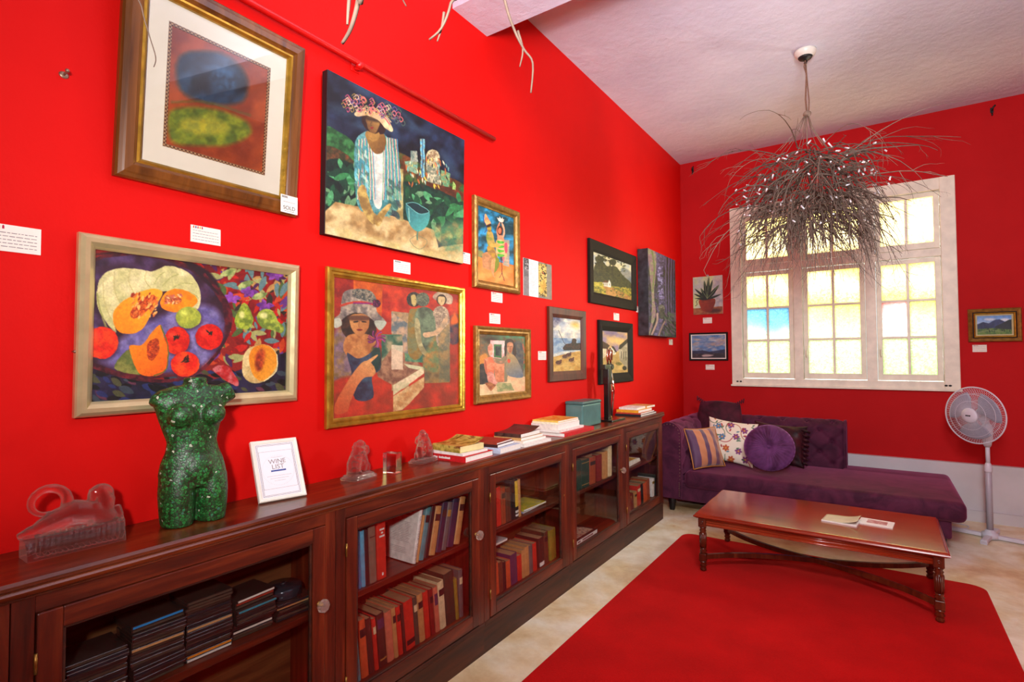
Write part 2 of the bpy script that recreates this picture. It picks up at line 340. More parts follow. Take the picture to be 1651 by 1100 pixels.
# ---------------------------------------------------------------- painted pictures: colour laid on a fine canvas mesh, shape by shape
def _vn(x, y, seed):
    xi = np.floor(x).astype(np.int64); yi = np.floor(y).astype(np.int64); fx = x-xi; fy = y-yi
    fx = fx*fx*(3-2*fx); fy = fy*fy*(3-2*fy)
    def h(a, b):
        n = (a*374761393 + b*668265263 + seed*974711) & 0xffffffff
        n = ((n ^ (n >> 13))*1274126177) & 0xffffffff
        return ((n ^ (n >> 16)) & 0xffff)/65535.
    return (h(xi, yi)*(1-fx)+h(xi+1, yi)*fx)*(1-fy) + (h(xi, yi+1)*(1-fx)+h(xi+1, yi+1)*fx)*fy
def fbm(x, y, seed=0, o=3):
    r = 0; a = .5; t = 0
    for i in range(o): r = r + a*_vn(x*2**i, y*2**i, seed+i*17); t += a; a *= .55
    return r/t
def catmull(P, closed=True, k=5):
    P = np.array(P, float); n = len(P); out = []
    rg = range(n) if closed else range(n-1)
    for i in rg:
        if closed: a, b, c, d = P[i-1], P[i], P[(i+1) % n], P[(i+2) % n]
        else: a, b, c, d = P[max(i-1, 0)], P[i], P[i+1], P[min(i+2, n-1)]
        for j in range(k):
            t = j/k; out.append(.5*((2*b)+(c-a)*t+(2*a-5*b+4*c-d)*t*t+(3*b-a-3*c+d)*t**3))
    if not closed: out.append(P[-1])
    return np.array(out)
class Art:
    def __init__(s, crop, corners, nu, nv, base, seed=1, warp=3.0):
        s.crop = crop; s.corners = corners; s.nu, s.nv = nu, nv; s.seed = seed
        (a, b, c, d) = [np.array(p, float) for p in corners]       # TL TR BR BL
        A = []; B = []
        for (u, v), p in zip(((0,0),(1,0),(1,1),(0,1)), (a, b, c, d)):
            A += [[u, v, 1, 0, 0, 0, -u*p[0], -v*p[0]], [0, 0, 0, u, v, 1, -u*p[1], -v*p[1]]]; B += [p[0], p[1]]
        h = np.linalg.solve(np.array(A), np.array(B)); H = np.append(h, 1).reshape(3, 3)
        U, V = np.meshgrid(np.linspace(0, 1, nu), np.linspace(0, 1, nv)); Wd = H[2,0]*U+H[2,1]*V+1
        X = (H[0,0]*U+H[0,1]*V+H[0,2])/Wd; Y = (H[1,0]*U+H[1,1]*V+H[1,2])/Wd
        s.U, s.V = U, V
        s.k = 60.0
        s.X = X + warp*1.1*(fbm(X/22, Y/22, seed+5)-.5); s.Y = Y + warp*1.1*(fbm(X/22, Y/22, seed+9)-.5)
        s.C = np.zeros((nv, nu, 3)); s.C[:] = np.array(base)/255.
    def _put(s, al, c, c2, var, sc, g, sl):
        X, Y = s.X[sl], s.Y[sl]; c = np.array(c)/255.
        col_ = np.broadcast_to(c, X.shape+(3,)).copy()
        if c2 is not None:
            c2 = np.array(c2)/255.
            if g: (x0, y0, x1, y1) = g; t = np.clip(((X-x0)*(x1-x0)+(Y-y0)*(y1-y0))/((x1-x0)**2+(y1-y0)**2), 0, 1)
            else: t = np.clip((fbm(X/sc, Y/sc, s.seed+21)-.5)*3+.5, 0, 1)
            col_ = col_*(1-t[..., None]) + c2*t[..., None]
        col_ = col_*(1+var*1.3*(fbm(X/(sc*.45), Y/(sc*.45), s.seed+33)-.5))[..., None]
        a = al[..., None]; s.C[sl] = s.C[sl]*(1-a)+np.clip(col_, 0, 1)*a
    def _sl(s, P, m):
        x0, y0 = P.min(0)-m; x1, y1 = P.max(0)+m
        k = (s.X >= x0) & (s.X <= x1) & (s.Y >= y0) & (s.Y <= y1)
        if not k.any(): return None
        r = np.where(k.any(1))[0]; c = np.where(k.any(0))[0]
        return (slice(r[0], r[-1]+1), slice(c[0], c[-1]+1))
    def poly(s, P, c, c2=None, var=.12, sc=30, g=None, soft=1.5, sm=True, a=1.0):
        P = catmull(P) if sm else np.array(P, float); sl = s._sl(P, soft*2)
        if sl is None: return s
        X, Y = s.X[sl], s.Y[sl]; ins = np.zeros(X.shape, bool); d2 = np.full(X.shape, 1e9); n = len(P)
        for i in range(n):
            (ax, ay), (bx, by) = P[i], P[(i+1) % n]
            cr = (ay > Y) != (by > Y)
            ins ^= cr & (X < (bx-ax)*(Y-ay)/((by-ay) if by != ay else 1e-9)+ax)
            ex, ey = bx-ax, by-ay; t = np.clip(((X-ax)*ex+(Y-ay)*ey)/(ex*ex+ey*ey+1e-9), 0, 1)
            d2 = np.minimum(d2, (X-ax-t*ex)**2+(Y-ay-t*ey)**2)
        d = np.sqrt(d2); sd = np.where(ins, -d, d)
        s._put(np.clip(.5-sd/(2*soft), 0, 1)*a, c, c2, var, sc, g, sl); return s
    def ell(s, cx, cy, rx, ry, c, c2=None, rot=0, a0=0, a1=360, **k):
        r = math.radians(rot); P = []
        for i in range(18):
            t = math.radians(a0+(a1-a0)*i/18); x, y = rx*math.cos(t), ry*math.sin(t)
            P.append((cx+x*math.cos(r)-y*math.sin(r), cy+x*math.sin(r)+y*math.cos(r)))
        return s.poly(P, c, c2, sm=False, **k)
    def line(s, P, w, c, c2=None, var=.12, sc=30, g=None, soft=1.2, sm=True, a=1.0):
        P = catmull(P, False, 4) if sm and len(P) > 2 else np.array(P, float); sl = s._sl(P, w+soft*2)
        if sl is None: return s
        X, Y = s.X[sl], s.Y[sl]; d2 = np.full(X.shape, 1e9)
        for (ax, ay), (bx, by) in zip(P[:-1], P[1:]):
            ex, ey = bx-ax, by-ay; t = np.clip(((X-ax)*ex+(Y-ay)*ey)/(ex*ex+ey*ey+1e-9), 0, 1)
            d2 = np.minimum(d2, (X-ax-t*ex)**2+(Y-ay-t*ey)**2)
        s._put(np.clip(.5-(np.sqrt(d2)-w/2)/(2*soft), 0, 1)*a, c, c2, var, sc, g, sl); return s
    def leaf(s, x0, y0, x1, y1, w, c, c2=None, **k):
        dx, dy = x1-x0, y1-y0; l = math.hypot(dx, dy)+1e-6; nx, ny = -dy/l*w/2, dx/l*w/2
        return s.poly([(x0, y0), (x0+dx*.45+nx, y0+dy*.45+ny), (x1, y1), (x0+dx*.45-nx, y0+dy*.45-ny)], c, c2, **k)
    def scatter(s, n, box, size, cols, seed=3, ang=None, aspect=2.2, poly=None, **k):
        R = random.Random(seed)
        for _ in range(n):
            x = R.uniform(box[0], box[2]); y = R.uniform(box[1], box[3])
            if poly is not None:
                ins = False; m = len(poly)
                for i in range(m):
                    (ax, ay), (bx, by) = poly[i], poly[(i+1) % m]
                    if (ay > y) != (by > y) and x < (bx-ax)*(y-ay)/(by-ay)+ax: ins = not ins
                if not ins: continue
            z = size*R.uniform(.6, 1.4); t = R.uniform(0, PI) if ang is None else math.radians(ang+R.uniform(-25, 25))
            s.leaf(x-math.cos(t)*z/2, y-math.sin(t)*z/2, x+math.cos(t)*z/2, y+math.sin(t)*z/2, z/aspect, R.choice(cols), **k)
        return s
    def grain(s, amp=.1, fine=5):
        n = fbm(s.X/fine, s.Y/fine, s.seed+77, 3); s.C = np.clip(s.C*(1+amp*1.3*(n-.5))[..., None], 0, 1); return s
def art_mesh(art, w, h, name, mat, parent, z=0.0):
    """canvas in its own frame: x right, z up, y = 0 facing -y... stands centred on the parent's origin; y grows away from the viewer"""
    nu, nv = art.nu, art.nv
    co = np.stack([(art.U-.5)*w, np.full_like(art.U, z), (.5-art.V)*h], -1).reshape(-1, 3)
    idx = np.arange(nu*nv).reshape(nv, nu); q = np.stack([idx[:-1,:-1], idx[1:,:-1], idx[1:,1:], idx[:-1,1:]], -1).reshape(-1, 4)
    me = bpy.data.meshes.new(name); me.vertices.add(nu*nv); me.vertices.foreach_set('co', co.ravel())
    me.loops.add(q.size); me.loops.foreach_set('vertex_index', q.ravel().astype(np.int32))
    me.polygons.add(len(q)); me.polygons.foreach_set('loop_start', np.arange(0, q.size, 4, dtype=np.int32)); me.polygons.foreach_set('loop_total', np.full(len(q), 4, np.int32))
    me.update(); me.validate()
    C = np.ones((nu*nv, 4)); c = art.C.reshape(-1, 3)**(1.22 if 'oil' in mat.name else 1.0); C[:, :3] = np.where(c <= .04045, c/12.92, ((c+.055)/1.055)**2.4)
    at = me.color_attributes.new('paint', 'FLOAT_COLOR', 'POINT'); at.data.foreach_set('color', C.ravel().astype(np.float32))
    o = bpy.data.objects.new(name, me); col.objects.link(o); me.materials.append(mat); o.parent = parent; return o
R_ = random.Random(11)
# -- pumpkins (0,340 x3.056)
def art_pumpkin():
    A = Art((0,340,3.056), [(460,170),(1440,300),(1420,900),(450,945)], 340, 250, (150,38,30), 3, 5)
    A.poly([(860,170),(1450,240),(1450,700),(1200,700)], (172,30,22), (120,20,24), sc=60, sm=False)
    A.scatter(260, (900,200,1450,760), 70, [(196,40,28),(120,70,140),(90,110,60),(190,150,90),(150,30,24),(200,80,40),(110,140,140),(170,170,110),(90,40,90),(60,50,40)], 5, aspect=2.6)
    for x,y in ((1240,390),(1370,300),(1320,460),(1150,420)):
        for t in range(5): a = t*1.1; A.leaf(x, y, x+48*math.cos(a), y+34*math.sin(a), 26, (118,60,140), (160,90,180), var=.3)
    for x,y in ((1130,290),(1220,350),(1290,410)): A.leaf(x-40, y+14, x+44, y-14, 34, (190,200,130), (120,140,80))
    A.poly([(440,740),(700,830),(1000,860),(1430,700),(1430,960),(440,960)], (34,28,44), (52,44,78), sc=60, sm=False)
    A.scatter(120, (440,800,1430,960), 60, [(90,90,60),(30,24,30),(110,60,80),(50,60,110),(20,18,20),(70,80,90)], 9, ang=20)
    # bowl
    A.ell(690, 510, 455, 322, (110,34,44), (70,24,40), rot=8, soft=2)
    A.ell(686, 506, 432, 302, (66,36,52), (96,70,110), rot=8, sc=90, var=.3)
    A.poly([(560,640),(700,560),(880,480),(1060,470),(1100,620),(1000,770),(800,800),(600,780),(470,700),(450,560)], (116,104,160), (140,130,175), sc=50, var=.25, soft=18)
    A.poly([(450,200),(700,195),(900,240),(1080,400),(1050,300),(900,215),(700,175)], (52,30,40), soft=6)
    A.line([(450,765),(640,825),(830,842),(980,800),(1090,680),(1145,540),(1110,420),(1010,300)], 16, (128,40,52), (70,22,34))
    # big pale pumpkin
    A.poly([(475,400),(500,310),(580,270),(690,275),(750,285),(830,255),(930,290),(985,370),(990,450),(960,480),(880,400),(780,390),(700,420),(600,470),(560,520),(570,600),(520,540),(485,480)], (232,222,170), (205,200,140), sc=60, var=.12)
    for k,c in enumerate(((505,330,560,560),(560,290,600,470),(640,275,660,400),(720,285,740,370))): A.line([(c[0],c[1]),((c[0]+c[2])/2-18,(c[1]+c[3])/2),(c[2],c[3])], 4, (190,176,110), a=.6)
    for c in ((760,350,810,290),(800,360,880,300),(850,370,950,350),(900,390,980,420)): A.line([(c[0],c[1]),((c[0]+c[2])/2,(c[1]+c[3])/2-14),(c[2],c[3])], 5, (180,180,110), a=.7)
    A.poly([(555,520),(580,460),(650,410),(740,375),(800,390),(775,450),(740,510),(700,580),(640,605),(580,590)], (246,150,20), (250,180,50), g=(560,600,760,400))
    A.poly([(640,500),(680,440),(745,405),(770,425),(735,475),(690,515),(655,525)], (222,110,30), (180,70,30), sc=12, var=.5)
    A.poly([(790,440),(820,390),(880,375),(950,400),(975,440),(930,480),(860,495),(800,475)], (248,160,24), (252,140,20), sc=30)
    A.ell(852, 428, 44, 24, (220,140,70), (190,90,50), rot=12, sc=10, var=.5)
    A.scatter(60, (650,400,770,520), 22, [(250,190,110),(170,60,30),(230,130,60)], 4, ang=120)
    A.scatter(26, (815,405,895,450), 18, [(250,200,140),(170,80,50),(200,120,100)], 8)
    A.line([(560,600),(520,560),(490,470),(478,400)], 9, (170,170,100), a=.8)
    def fruit(x,y,rx,ry,c,c2,star=1):
        A.ell(x+4,y+8,rx*1.06,ry*1.06,(70,40,70),soft=8,a=.6); A.ell(x,y,rx,ry,c,c2,sc=26,var=.12); A.ell(x-rx*.35,y-ry*.4,rx*.35,ry*.25,tuple(min(255,v+50) for v in c),soft=10,a=.55)
        if star: A.scatter(7,(x-10,y-rx*.35-8,x+14,y-rx*.35+12),30,[(50,50,30),(40,30,20)],int(x),aspect=4)
    fruit(930,522,64,56,(190,196,80),(160,172,70),0)
    fruit(505,648,78,82,(226,44,16),(240,80,24),0); fruit(872,640,64,72,(232,60,20),(206,30,14)); fruit(1034,622,70,66,(228,44,20),(200,24,12)); fruit(914,760,72,64,(226,40,16),(244,90,30))
    A.poly([(565,775),(640,680),(700,760),(690,810)], (150,150,80), (110,120,60))
    A.poly([(640,665),(700,660),(745,600),(790,560),(805,610),(828,700),(815,790),(760,818),(690,805),(655,740)], (250,150,20), (244,110,20), g=(660,660,800,810))
    A.line([(792,566),(826,660),(820,780),(760,815)], 6, (110,120,50)); A.poly([(730,650),(775,630),(785,690),(750,740),(728,720)], (214,96,30), (170,60,24), sc=10, var=.5)
    # pears, cut squash
    for (x,y,t) in ((1212,520,0),(1340,540,1)):
        if not t: A.poly([(1165,530),(1190,470),(1212,448),(1235,470),(1258,530),(1240,575),(1200,582),(1170,565)], (176,190,70), (120,140,50), sc=20)
        else: A.poly([(1275,520),(1310,480),(1360,490),(1385,540),(1415,575),(1400,605),(1360,590),(1300,575)], (178,190,80), (120,140,60), sc=20)
    A.ell(1200,510,14,20,(220,220,140),soft=6); A.ell(1312,512,20,14,(222,222,150),soft=6)
    A.poly([(1200,760),(1215,700),(1260,670),(1330,665),(1380,720),(1370,800),(1310,852),(1240,855),(1205,820)], (226,206,150), (200,170,110))
    A.poly([(1235,720),(1270,670),(1330,668),(1378,725),(1360,800),(1300,848),(1250,810)], (222,140,30), (236,170,60), g=(1240,700,1380,840))
    A.ell(1290,740,24,60,(190,90,40),(160,60,30),rot=10,soft=8,var=.5); A.line([(1378,715),(1372,800),(1310,850)],4,(240,230,180))
    A.poly([(1050,790),(1120,770),(1180,850),(1160,870)], (186,40,40), (210,120,120))
    return A.grain(.14, 6)
# -- woman in flowered hat, castle behind (500,100 x3.235)
def art_castle():
    A = Art((500,100,3.235), [(85,57),(797,410),(795,1045),(63,893)], 290, 330, (34,40,58), 5, 4)
    A.poly([(60,40),(820,400),(820,660),(60,420)], (44,58,84), (18,18,30), sc=80, var=.4, sm=False)
    A.scatter(26, (90,90,800,560), 190, [(66,90,110),(30,30,50),(52,66,96),(74,64,104),(20,20,30)], 4, ang=28, aspect=5, soft=16, a=.55)
    A.poly([(70,350),(140,370),(220,430),(230,540),(70,520)], (70,130,74), (40,84,44), sc=30, var=.3)
    A.poly([(70,440),(200,500),(230,590),(70,560)], (120,74,40), (60,60,30), sc=26, var=.4)
    A.poly([(430,470),(620,560),(800,640),(800,760),(460,640)], (60,100,50), (110,64,30), sc=40, var=.5)
    A.poly([(600,600),(800,680),(800,720),(620,660)], (130,66,36), (90,50,30), soft=6)
    A.poly([(64,520),(240,560),(240,770),(64,770)], (24,54,40), (14,34,30), sc=20, var=.5)
    A.poly([(470,620),(800,740),(800,960),(640,890),(480,830)], (18,52,44), (30,70,56), sc=26, var=.5)
    # castle
    for P,c,c2 in (([(486,520),(552,510),(552,585),(495,565)],(150,150,110),(120,170,150)), ([(565,405),(590,405),(590,600),(570,600)],(120,190,210),(150,160,140)), ([(595,500),(630,455),(665,500),(672,640),(600,620)],(190,180,150),(120,130,110)), ([(675,560),(725,580),(720,650),(672,640)],(110,160,120),(170,150,100)), ([(515,465),(550,465),(555,520),(515,520)],(170,170,150),(110,130,120)), ([(740,620),(755,640),(752,665),(735,660)],(160,190,110),None)):
        A.poly(P, c, c2, sc=10, var=.35, sm=False)
    A.ell(632,500,38,42,(150,120,90),(200,190,150),sc=8,var=.4); A.scatter(70,(490,500,720,650),24,[(230,220,180),(60,60,50),(190,110,60),(120,180,170),(220,200,90)],6,ang=85,aspect=4)
    A.line([(578,405),(578,600)],5,(70,110,140))
    # foliage
    for (x0,y0,x1,y1,n,sd) in ((64,530,240,740,44,1),(480,640,560,780,14,2),(600,700,790,900,44,3)):
        A.scatter(n,(x0,y0,x1,y1),66,[(60,130,80),(90,160,110),(34,90,60),(110,150,110),(28,70,50)],sd,aspect=2.4,var=.3)
    # table
    A.poly([(63,780),(120,728),(330,770),(640,870),(665,960),(800,940),(800,1050),(60,900)], (214,190,140), (168,134,84), sc=60, var=.2, sm=False)
    A.poly([(63,840),(400,930),(800,1010),(800,1050),(60,900)], (226,206,160), (200,180,120), sc=50, sm=False, soft=14)
    A.poly([(440,550),(478,560),(478,830),(440,815)], (196,186,130), (150,130,80), sm=False); A.poly([(640,860),(800,830),(800,960),(700,990)], (100,150,110), (190,170,110), soft=20, a=.7)
    # figure
    A.poly([(235,400),(290,365),(370,375),(420,440),(462,580),(455,740),(400,800),(300,790),(238,750),(222,600),(220,470)], (110,160,160), (70,130,130), sc=16, var=.3)
    A.poly([(290,375),(370,380),(385,440),(300,440)], (176,140,80)); A.poly([(300,450),(372,470),(365,740),(320,720)], (222,216,200), (190,190,180))
    for i,(x0,x1) in enumerate(((240,232),(256,250),(272,275),(288,300),(300,318),(372,368),(388,392),(402,410),(416,432),(432,452))):
        for j,c in enumerate(((60,150,110),(230,214,190),(170,110,100),(90,170,190))): A.line([(x0+j*4.2,395+abs(5-i)*3),(x0+(x1-x0)*.5+j*4.2+3,560),(x1+j*4.2,715)],3.6,c)
    A.scatter(60,(225,450,290,650),34,[(120,190,200),(70,140,150),(190,210,190),(90,120,110)],12,ang=70,aspect=3,a=.7); A.scatter(40,(400,620,460,800),40,[(60,100,90),(130,170,140),(70,80,80)],13,ang=60,a=.7)
    A.poly([(278,380),(300,365),(370,375),(388,420),(372,470),(330,480),(300,440)], (160,122,62), (120,84,44), g=(290,380,390,460))
    A.poly([(238,670),(270,640),(305,740),(330,800),(345,830),(318,842),(280,800),(250,740)], (196,170,100), (150,120,70)); A.poly([(395,740),(415,745),(380,800),(350,855),(330,835),(345,790)], (204,176,110), (160,130,70))
    for d in range(4): A.line([(318+d*10,780+d*8),(330+d*11,810+d*7),(352+d*4,838-d*3)],6,(206,180,116),(150,116,66))
    A.poly([(262,290),(290,275),(380,320),(378,375),(340,380),(300,370),(265,330)], (60,34,26)); A.poly([(284,295),(345,305),(352,335),(335,372),(312,378),(292,350)], (178,140,76), (120,86,50), g=(350,300,290,340)); A.poly([(286,293),(350,305),(352,322),(284,308)], (60,44,34), soft=6, a=.8)
    A.line([(312,318),(306,335),(314,338)],3,(110,80,46)); A.poly([(303,346),(322,346),(314,356)],(140,40,40)); A.poly([(298,372),(330,380),(350,372),(352,400),(320,420),(296,400)],(168,130,70))
    A.poly([(220,282),(240,262),(290,248),(350,266),(395,305),(422,352),(415,368),(385,352),(340,308),(290,288),(240,292)], (226,206,160), (200,170,130)); A.line([(240,266),(300,256),(360,280),(405,330)],8,(200,110,110)); A.line([(236,258),(300,246),(365,268),(412,320)],4,(220,190,140))
    for i in range(70):
        t = R_.random(); x = 178+t*285+R_.uniform(-14,14); y = 225+ (t-.35)**2*60 + t*60 + R_.uniform(-44,30)
        for c,r in ((R_.choice([(214,120,110),(230,200,160),(120,90,150),(180,150,70),(200,90,120),(90,110,90)]),15),((40,30,50),3)): A.line([(x-r*.8,y-r*.4),(x,y-r),(x+r*.7,y),(x,y+r*.7),(x-r*.3,y+2)],3.4,c)
    # glass bowl
    A.poly([(492,735),(540,730),(615,775),(612,830),(590,865),(555,880),(520,855),(498,800)], (60,120,124), (90,170,160), g=(500,740,610,860)); A.poly([(492,735),(540,728),(615,775),(560,785)], (24,60,64)); A.line([(492,735),(540,730),(615,775),(560,786),(494,738)],3,(130,190,180))
    A.line([(555,880),(552,920)],7,(90,130,110)); A.line([(512,920),(552,900),(606,930),(575,970),(540,960),(512,925)],2.5,(120,130,100)); A.line([(506,760),(512,830)],5,(170,210,190),a=.7)
    return A.grain(.12, 5)
# -- two women with hats, figures (510,410 x3.667)
def art_hats():
    A = Art((510,410,3.667), [(122,130),(860,228),(858,905),(118,985)], 290, 260, (176,60,34), 7, 3)
    A.poly([(110,120),(240,150),(240,470),(110,470)], (168,52,34), (140,40,30), sm=False); A.poly([(238,150),(408,172),(405,390),(238,390)], (206,104,34), (180,84,30), sm=False)
    A.poly([(408,172),(870,235),(870,420),(400,400)], (196,70,38), (160,44,30), sc=60, var=.25, sm=False); A.poly([(800,380),(860,360),(860,520),(800,520)], (120,70,70), (60,60,80), soft=6)
    A.poly([(835,340),(860,400),(810,410)], (220,110,40), soft=8)
    A.poly([(118,480),(240,440),(250,800),(118,830)], (134,110,120), (150,120,80), sc=40, var=.3, soft=20); A.poly([(118,760),(480,700),(858,600),(858,905),(118,985)], (190,62,36), (150,60,34), sc=80, var=.2, soft=10)
    # planes
    A.poly([(460,335),(560,345),(560,800),(460,820)], (150,130,100), (180,150,110), sm=False); A.poly([(400,475),(525,478),(525,690),(400,690)], (160,150,116), (60,100,80), sc=50, sm=False); A.poly([(458,340),(555,410),(555,640),(525,620),(522,478),(458,470)], (190,160,130), (110,120,120), sm=False)
    A.poly([(370,690),(460,560),(560,600),(650,680),(468,785),(380,735)], (130,90,70), (170,130,100), sm=False); A.poly([(530,655),(650,675),(650,700),(560,680)], (200,200,160), sm=False)
    A.poly([(468,785),(650,675),(650,715),(468,848)], (226,206,170), (200,190,150), sm=False); A.poly([(468,852),(650,735),(650,800),(560,900),(520,935),(468,945)], (186,140,90), (210,180,130), sm=False)
    A.poly([(458,540),(525,545),(525,690),(458,690)], (226,206,176), sm=False, a=.8)
    A.poly([(535,590),(650,600),(650,650),(540,640)], (50,110,90), (120,150,110), sm=False)
    A.poly([(652,560),(805,360),(805,770),(652,775)], (110,100,80), (150,120,70), sc=60, var=.3, sm=False)
    # group of three
    def head(x,y,c): A.ell(x,y,34,44,c,(90,80,60),sc=14,var=.3)
    A.ell(592,262,44,46,(80,74,66),(50,46,44),sc=8,var=.6); A.poly([(576,240),(600,235),(608,280),(592,305),(578,280)], (190,170,110)); A.line([(600,262),(606,262)],3,(40,30,20)); A.poly([(560,350),(600,320),(640,340),(640,600),(560,600)], (130,130,90), (150,120,60), sc=30)
    A.ell(645,262,40,44,(120,124,100),(90,96,80),sc=9,var=.5); A.poly([(600,350),(640,310),(690,320),(740,400),(760,680),(655,690),(640,600),(600,480)], (124,140,110), (90,100,80), sc=40, var=.25)
    A.poly([(600,380),(625,400),(640,530),(680,600),(670,612),(630,580),(600,480)], (186,176,130), (150,140,100)); A.poly([(655,600),(740,470),(760,690),(655,690)], (190,130,60), (120,140,90), soft=10, a=.7)
    A.poly([(705,240),(745,210),(810,230),(825,260),(810,290),(740,270),(712,260)], (200,180,150), (160,130,110)); A.ell(757,262,30,34,(66,50,40)); A.poly([(738,245),(775,245),(776,278),(757,298),(738,278)], (206,180,130)); A.line([(757,262),(757,276)],2.5,(120,90,60))
    A.poly([(705,340),(740,300),(790,320),(805,400),(800,560),(730,540),(720,400)], (150,130,110), (190,170,140), sc=14, var=.4); A.poly([(650,465),(720,450),(785,360),(790,400),(740,470),(660,495)], (206,170,130), (170,150,120)); A.poly([(735,480),(805,400),(806,765),(740,770)], (110,112,90), (170,140,90), sc=40, a=.8, sm=False)
    # big face
    A.poly([(165,430),(200,350),(330,350),(370,440),(345,500),(260,520),(200,500)], (84,56,40), (50,34,26)); A.poly([(178,540),(215,480),(330,480),(380,545),(340,610),(260,625),(195,600)], (196,140,84), (170,110,64))
    A.poly([(200,590),(260,622),(320,600),(385,555),(395,680),(345,735),(350,860),(245,865),(225,700)], (60,52,74), (70,90,110), sc=50, var=.3); A.poly([(345,560),(395,570),(390,680),(350,680)], (30,70,50), soft=10, a=.7)
    A.poly([(215,372),(250,355),(320,362),(328,420),(310,460),(283,490),(245,470),(222,430)], (204,150,92), (176,118,70), g=(220,400,320,440)); A.poly([(215,365),(325,368),(325,392),(216,392)], (96,60,46), soft=6, a=.85)
    A.poly([(238,400),(262,396),(264,404),(240,406)], (50,34,26)); A.poly([(286,396),(312,400),(310,406),(288,404)], (50,34,26)); A.line([(272,396),(268,430),(278,436)],3,(140,90,56)); A.poly([(255,450),(272,444),(292,450),(273,458)],(120,44,36))
    A.poly([(122,385),(160,350),(172,250),(200,212),(270,202),(340,215),(368,270),(375,340),(425,400),(380,440),(360,400),(300,355),(230,350),(170,390),(130,430)], (176,160,140), (120,110,104), sc=30, var=.3)
    A.poly([(240,205),(340,215),(370,280),(300,270),(240,250)], (80,84,80), (150,140,120), sc=10, var=.5); A.line([(166,305),(230,285),(300,284),(368,300)],13,(190,74,52)); A.line([(240,288),(340,290)],9,(140,40,110)); A.ell(372,290,24,24,(120,40,90),(60,30,50),sc=6,var=.6)
    A.poly([(122,390),(160,382),(170,420),(140,440),(124,430)], (190,190,170)); A.poly([(360,395),(430,400),(400,450),(375,440)], (176,180,160))
    for i in range(26): a = R_.uniform(0,6.3); A.line([(370,505),(370+math.cos(a)*30,505+math.sin(a)*30),(372+math.cos(a+.3)*52,505+math.sin(a+.3)*50)],5,R_.choice([(140,50,110),(170,80,140),(100,30,80)]))
    # raised hand
    A.poly([(130,900),(180,800),(250,690),(300,640),(340,650),(360,700),(350,730),(300,740),(260,790),(220,880),(200,940),(135,955)], (206,150,96), (190,90,50), g=(320,660,160,930))
    A.poly([(300,650),(340,620),(376,600),(374,612),(345,640),(322,665)], (214,160,104)); [A.line([(325+8*k,660+9*k),(352+3*k,672+10*k),(350+3*k,690+8*k)],10,(208,152,98),(170,116,70)) for k in range(4)]
    return A.grain(.10, 5)
# -- two circus figures (750,290 x5.238)
def art_circus():
    A = Art((750,290,5.238), [(135,175),(447,290),(443,915),(130,858)], 110, 200, (50,120,140), 9, 5)
    A.poly([(130,170),(450,285),(450,720),(130,640)], (60,160,200), (16,80,90), sc=60, var=.35, sm=False)
    A.poly([(130,590),(180,600),(170,650),(130,650)], (150,150,90), soft=8); A.poly([(130,645),(300,690),(450,720),(450,915),(125,860)], (246,170,90), (250,140,50), sc=90, sm=False)
    A.poly([(172,620),(215,600),(305,640),(300,720),(240,770),(175,745)], (226,160,110), (190,140,90), sm=False); A.poly([(365,490),(408,490),(405,735),(350,720),(365,640)], (170,170,150), (220,180,150), sm=False)
    A.poly([(212,430),(235,410),(265,430),(280,500),(300,540),(280,555),(230,550),(212,490)], (150,160,70), (200,170,90)); A.poly([(220,550),(270,555),(300,640),(320,720),(280,790),(250,780),(262,660),(222,610)], (160,120,70), (200,160,60)); A.poly([(255,680),(285,660),(300,700),(270,800),(285,830),(262,820),(250,760)], (220,150,100), (240,180,120))
    A.poly([(292,650),(318,670),(310,730),(275,790),(282,720)], (140,150,40)); A.ell(237,390,18,32,(200,170,60),(150,120,50)); A.poly([(204,255),(226,290),(250,345),(212,368),(195,310)], (246,190,130), (230,140,90)); A.line([(190,270),(188,310),(215,380),(195,430)],5,(60,50,130)); A.poly([(215,360),(250,345),(252,362),(222,378)],(60,50,40))
    A.poly([(305,460),(325,440),(350,455),(365,500),(350,520),(310,500)], (236,160,120)); A.poly([(300,490),(360,500),(378,560),(385,640),(340,645),(295,630),(290,560)], (226,180,110), (240,200,150))
    for i in range(4): y = 505+i*40; A.poly([(305,y-8),(330,y-4),(362,y),(358,y+14),(330,y+22),(308,y+12)], (70,170,50), (120,200,70))
    A.poly([(305,460),(298,400),(318,340),(332,330),(328,350),(312,400),(318,450)], (240,180,140), (220,140,100)); A.poly([(345,330),(362,360),(372,420),(358,470),(350,450),(360,410),(345,360)], (240,180,140)); A.ell(328,405,24,44,(96,44,30)); A.ell(326,408,15,26,(236,120,80),(240,160,110))
    A.poly([(318,320),(300,285),(322,296),(325,272),(340,300),(352,280),(355,302),(368,300),(358,325),(340,330)], (240,200,160), (250,240,220), sm=False); A.poly([(365,530),(388,520),(390,590),(372,610)], (230,90,110)); A.line([(335,645),(340,740),(342,795),(362,860)],6,(110,50,40)); A.line([(342,790),(318,835)],5,(110,50,40)); A.poly([(345,650),(366,650),(355,700)],(230,130,130))
    A.poly([(240,530),(300,525),(330,545),(290,560),(245,555)],(226,180,90)); return A.grain(.08, 6)
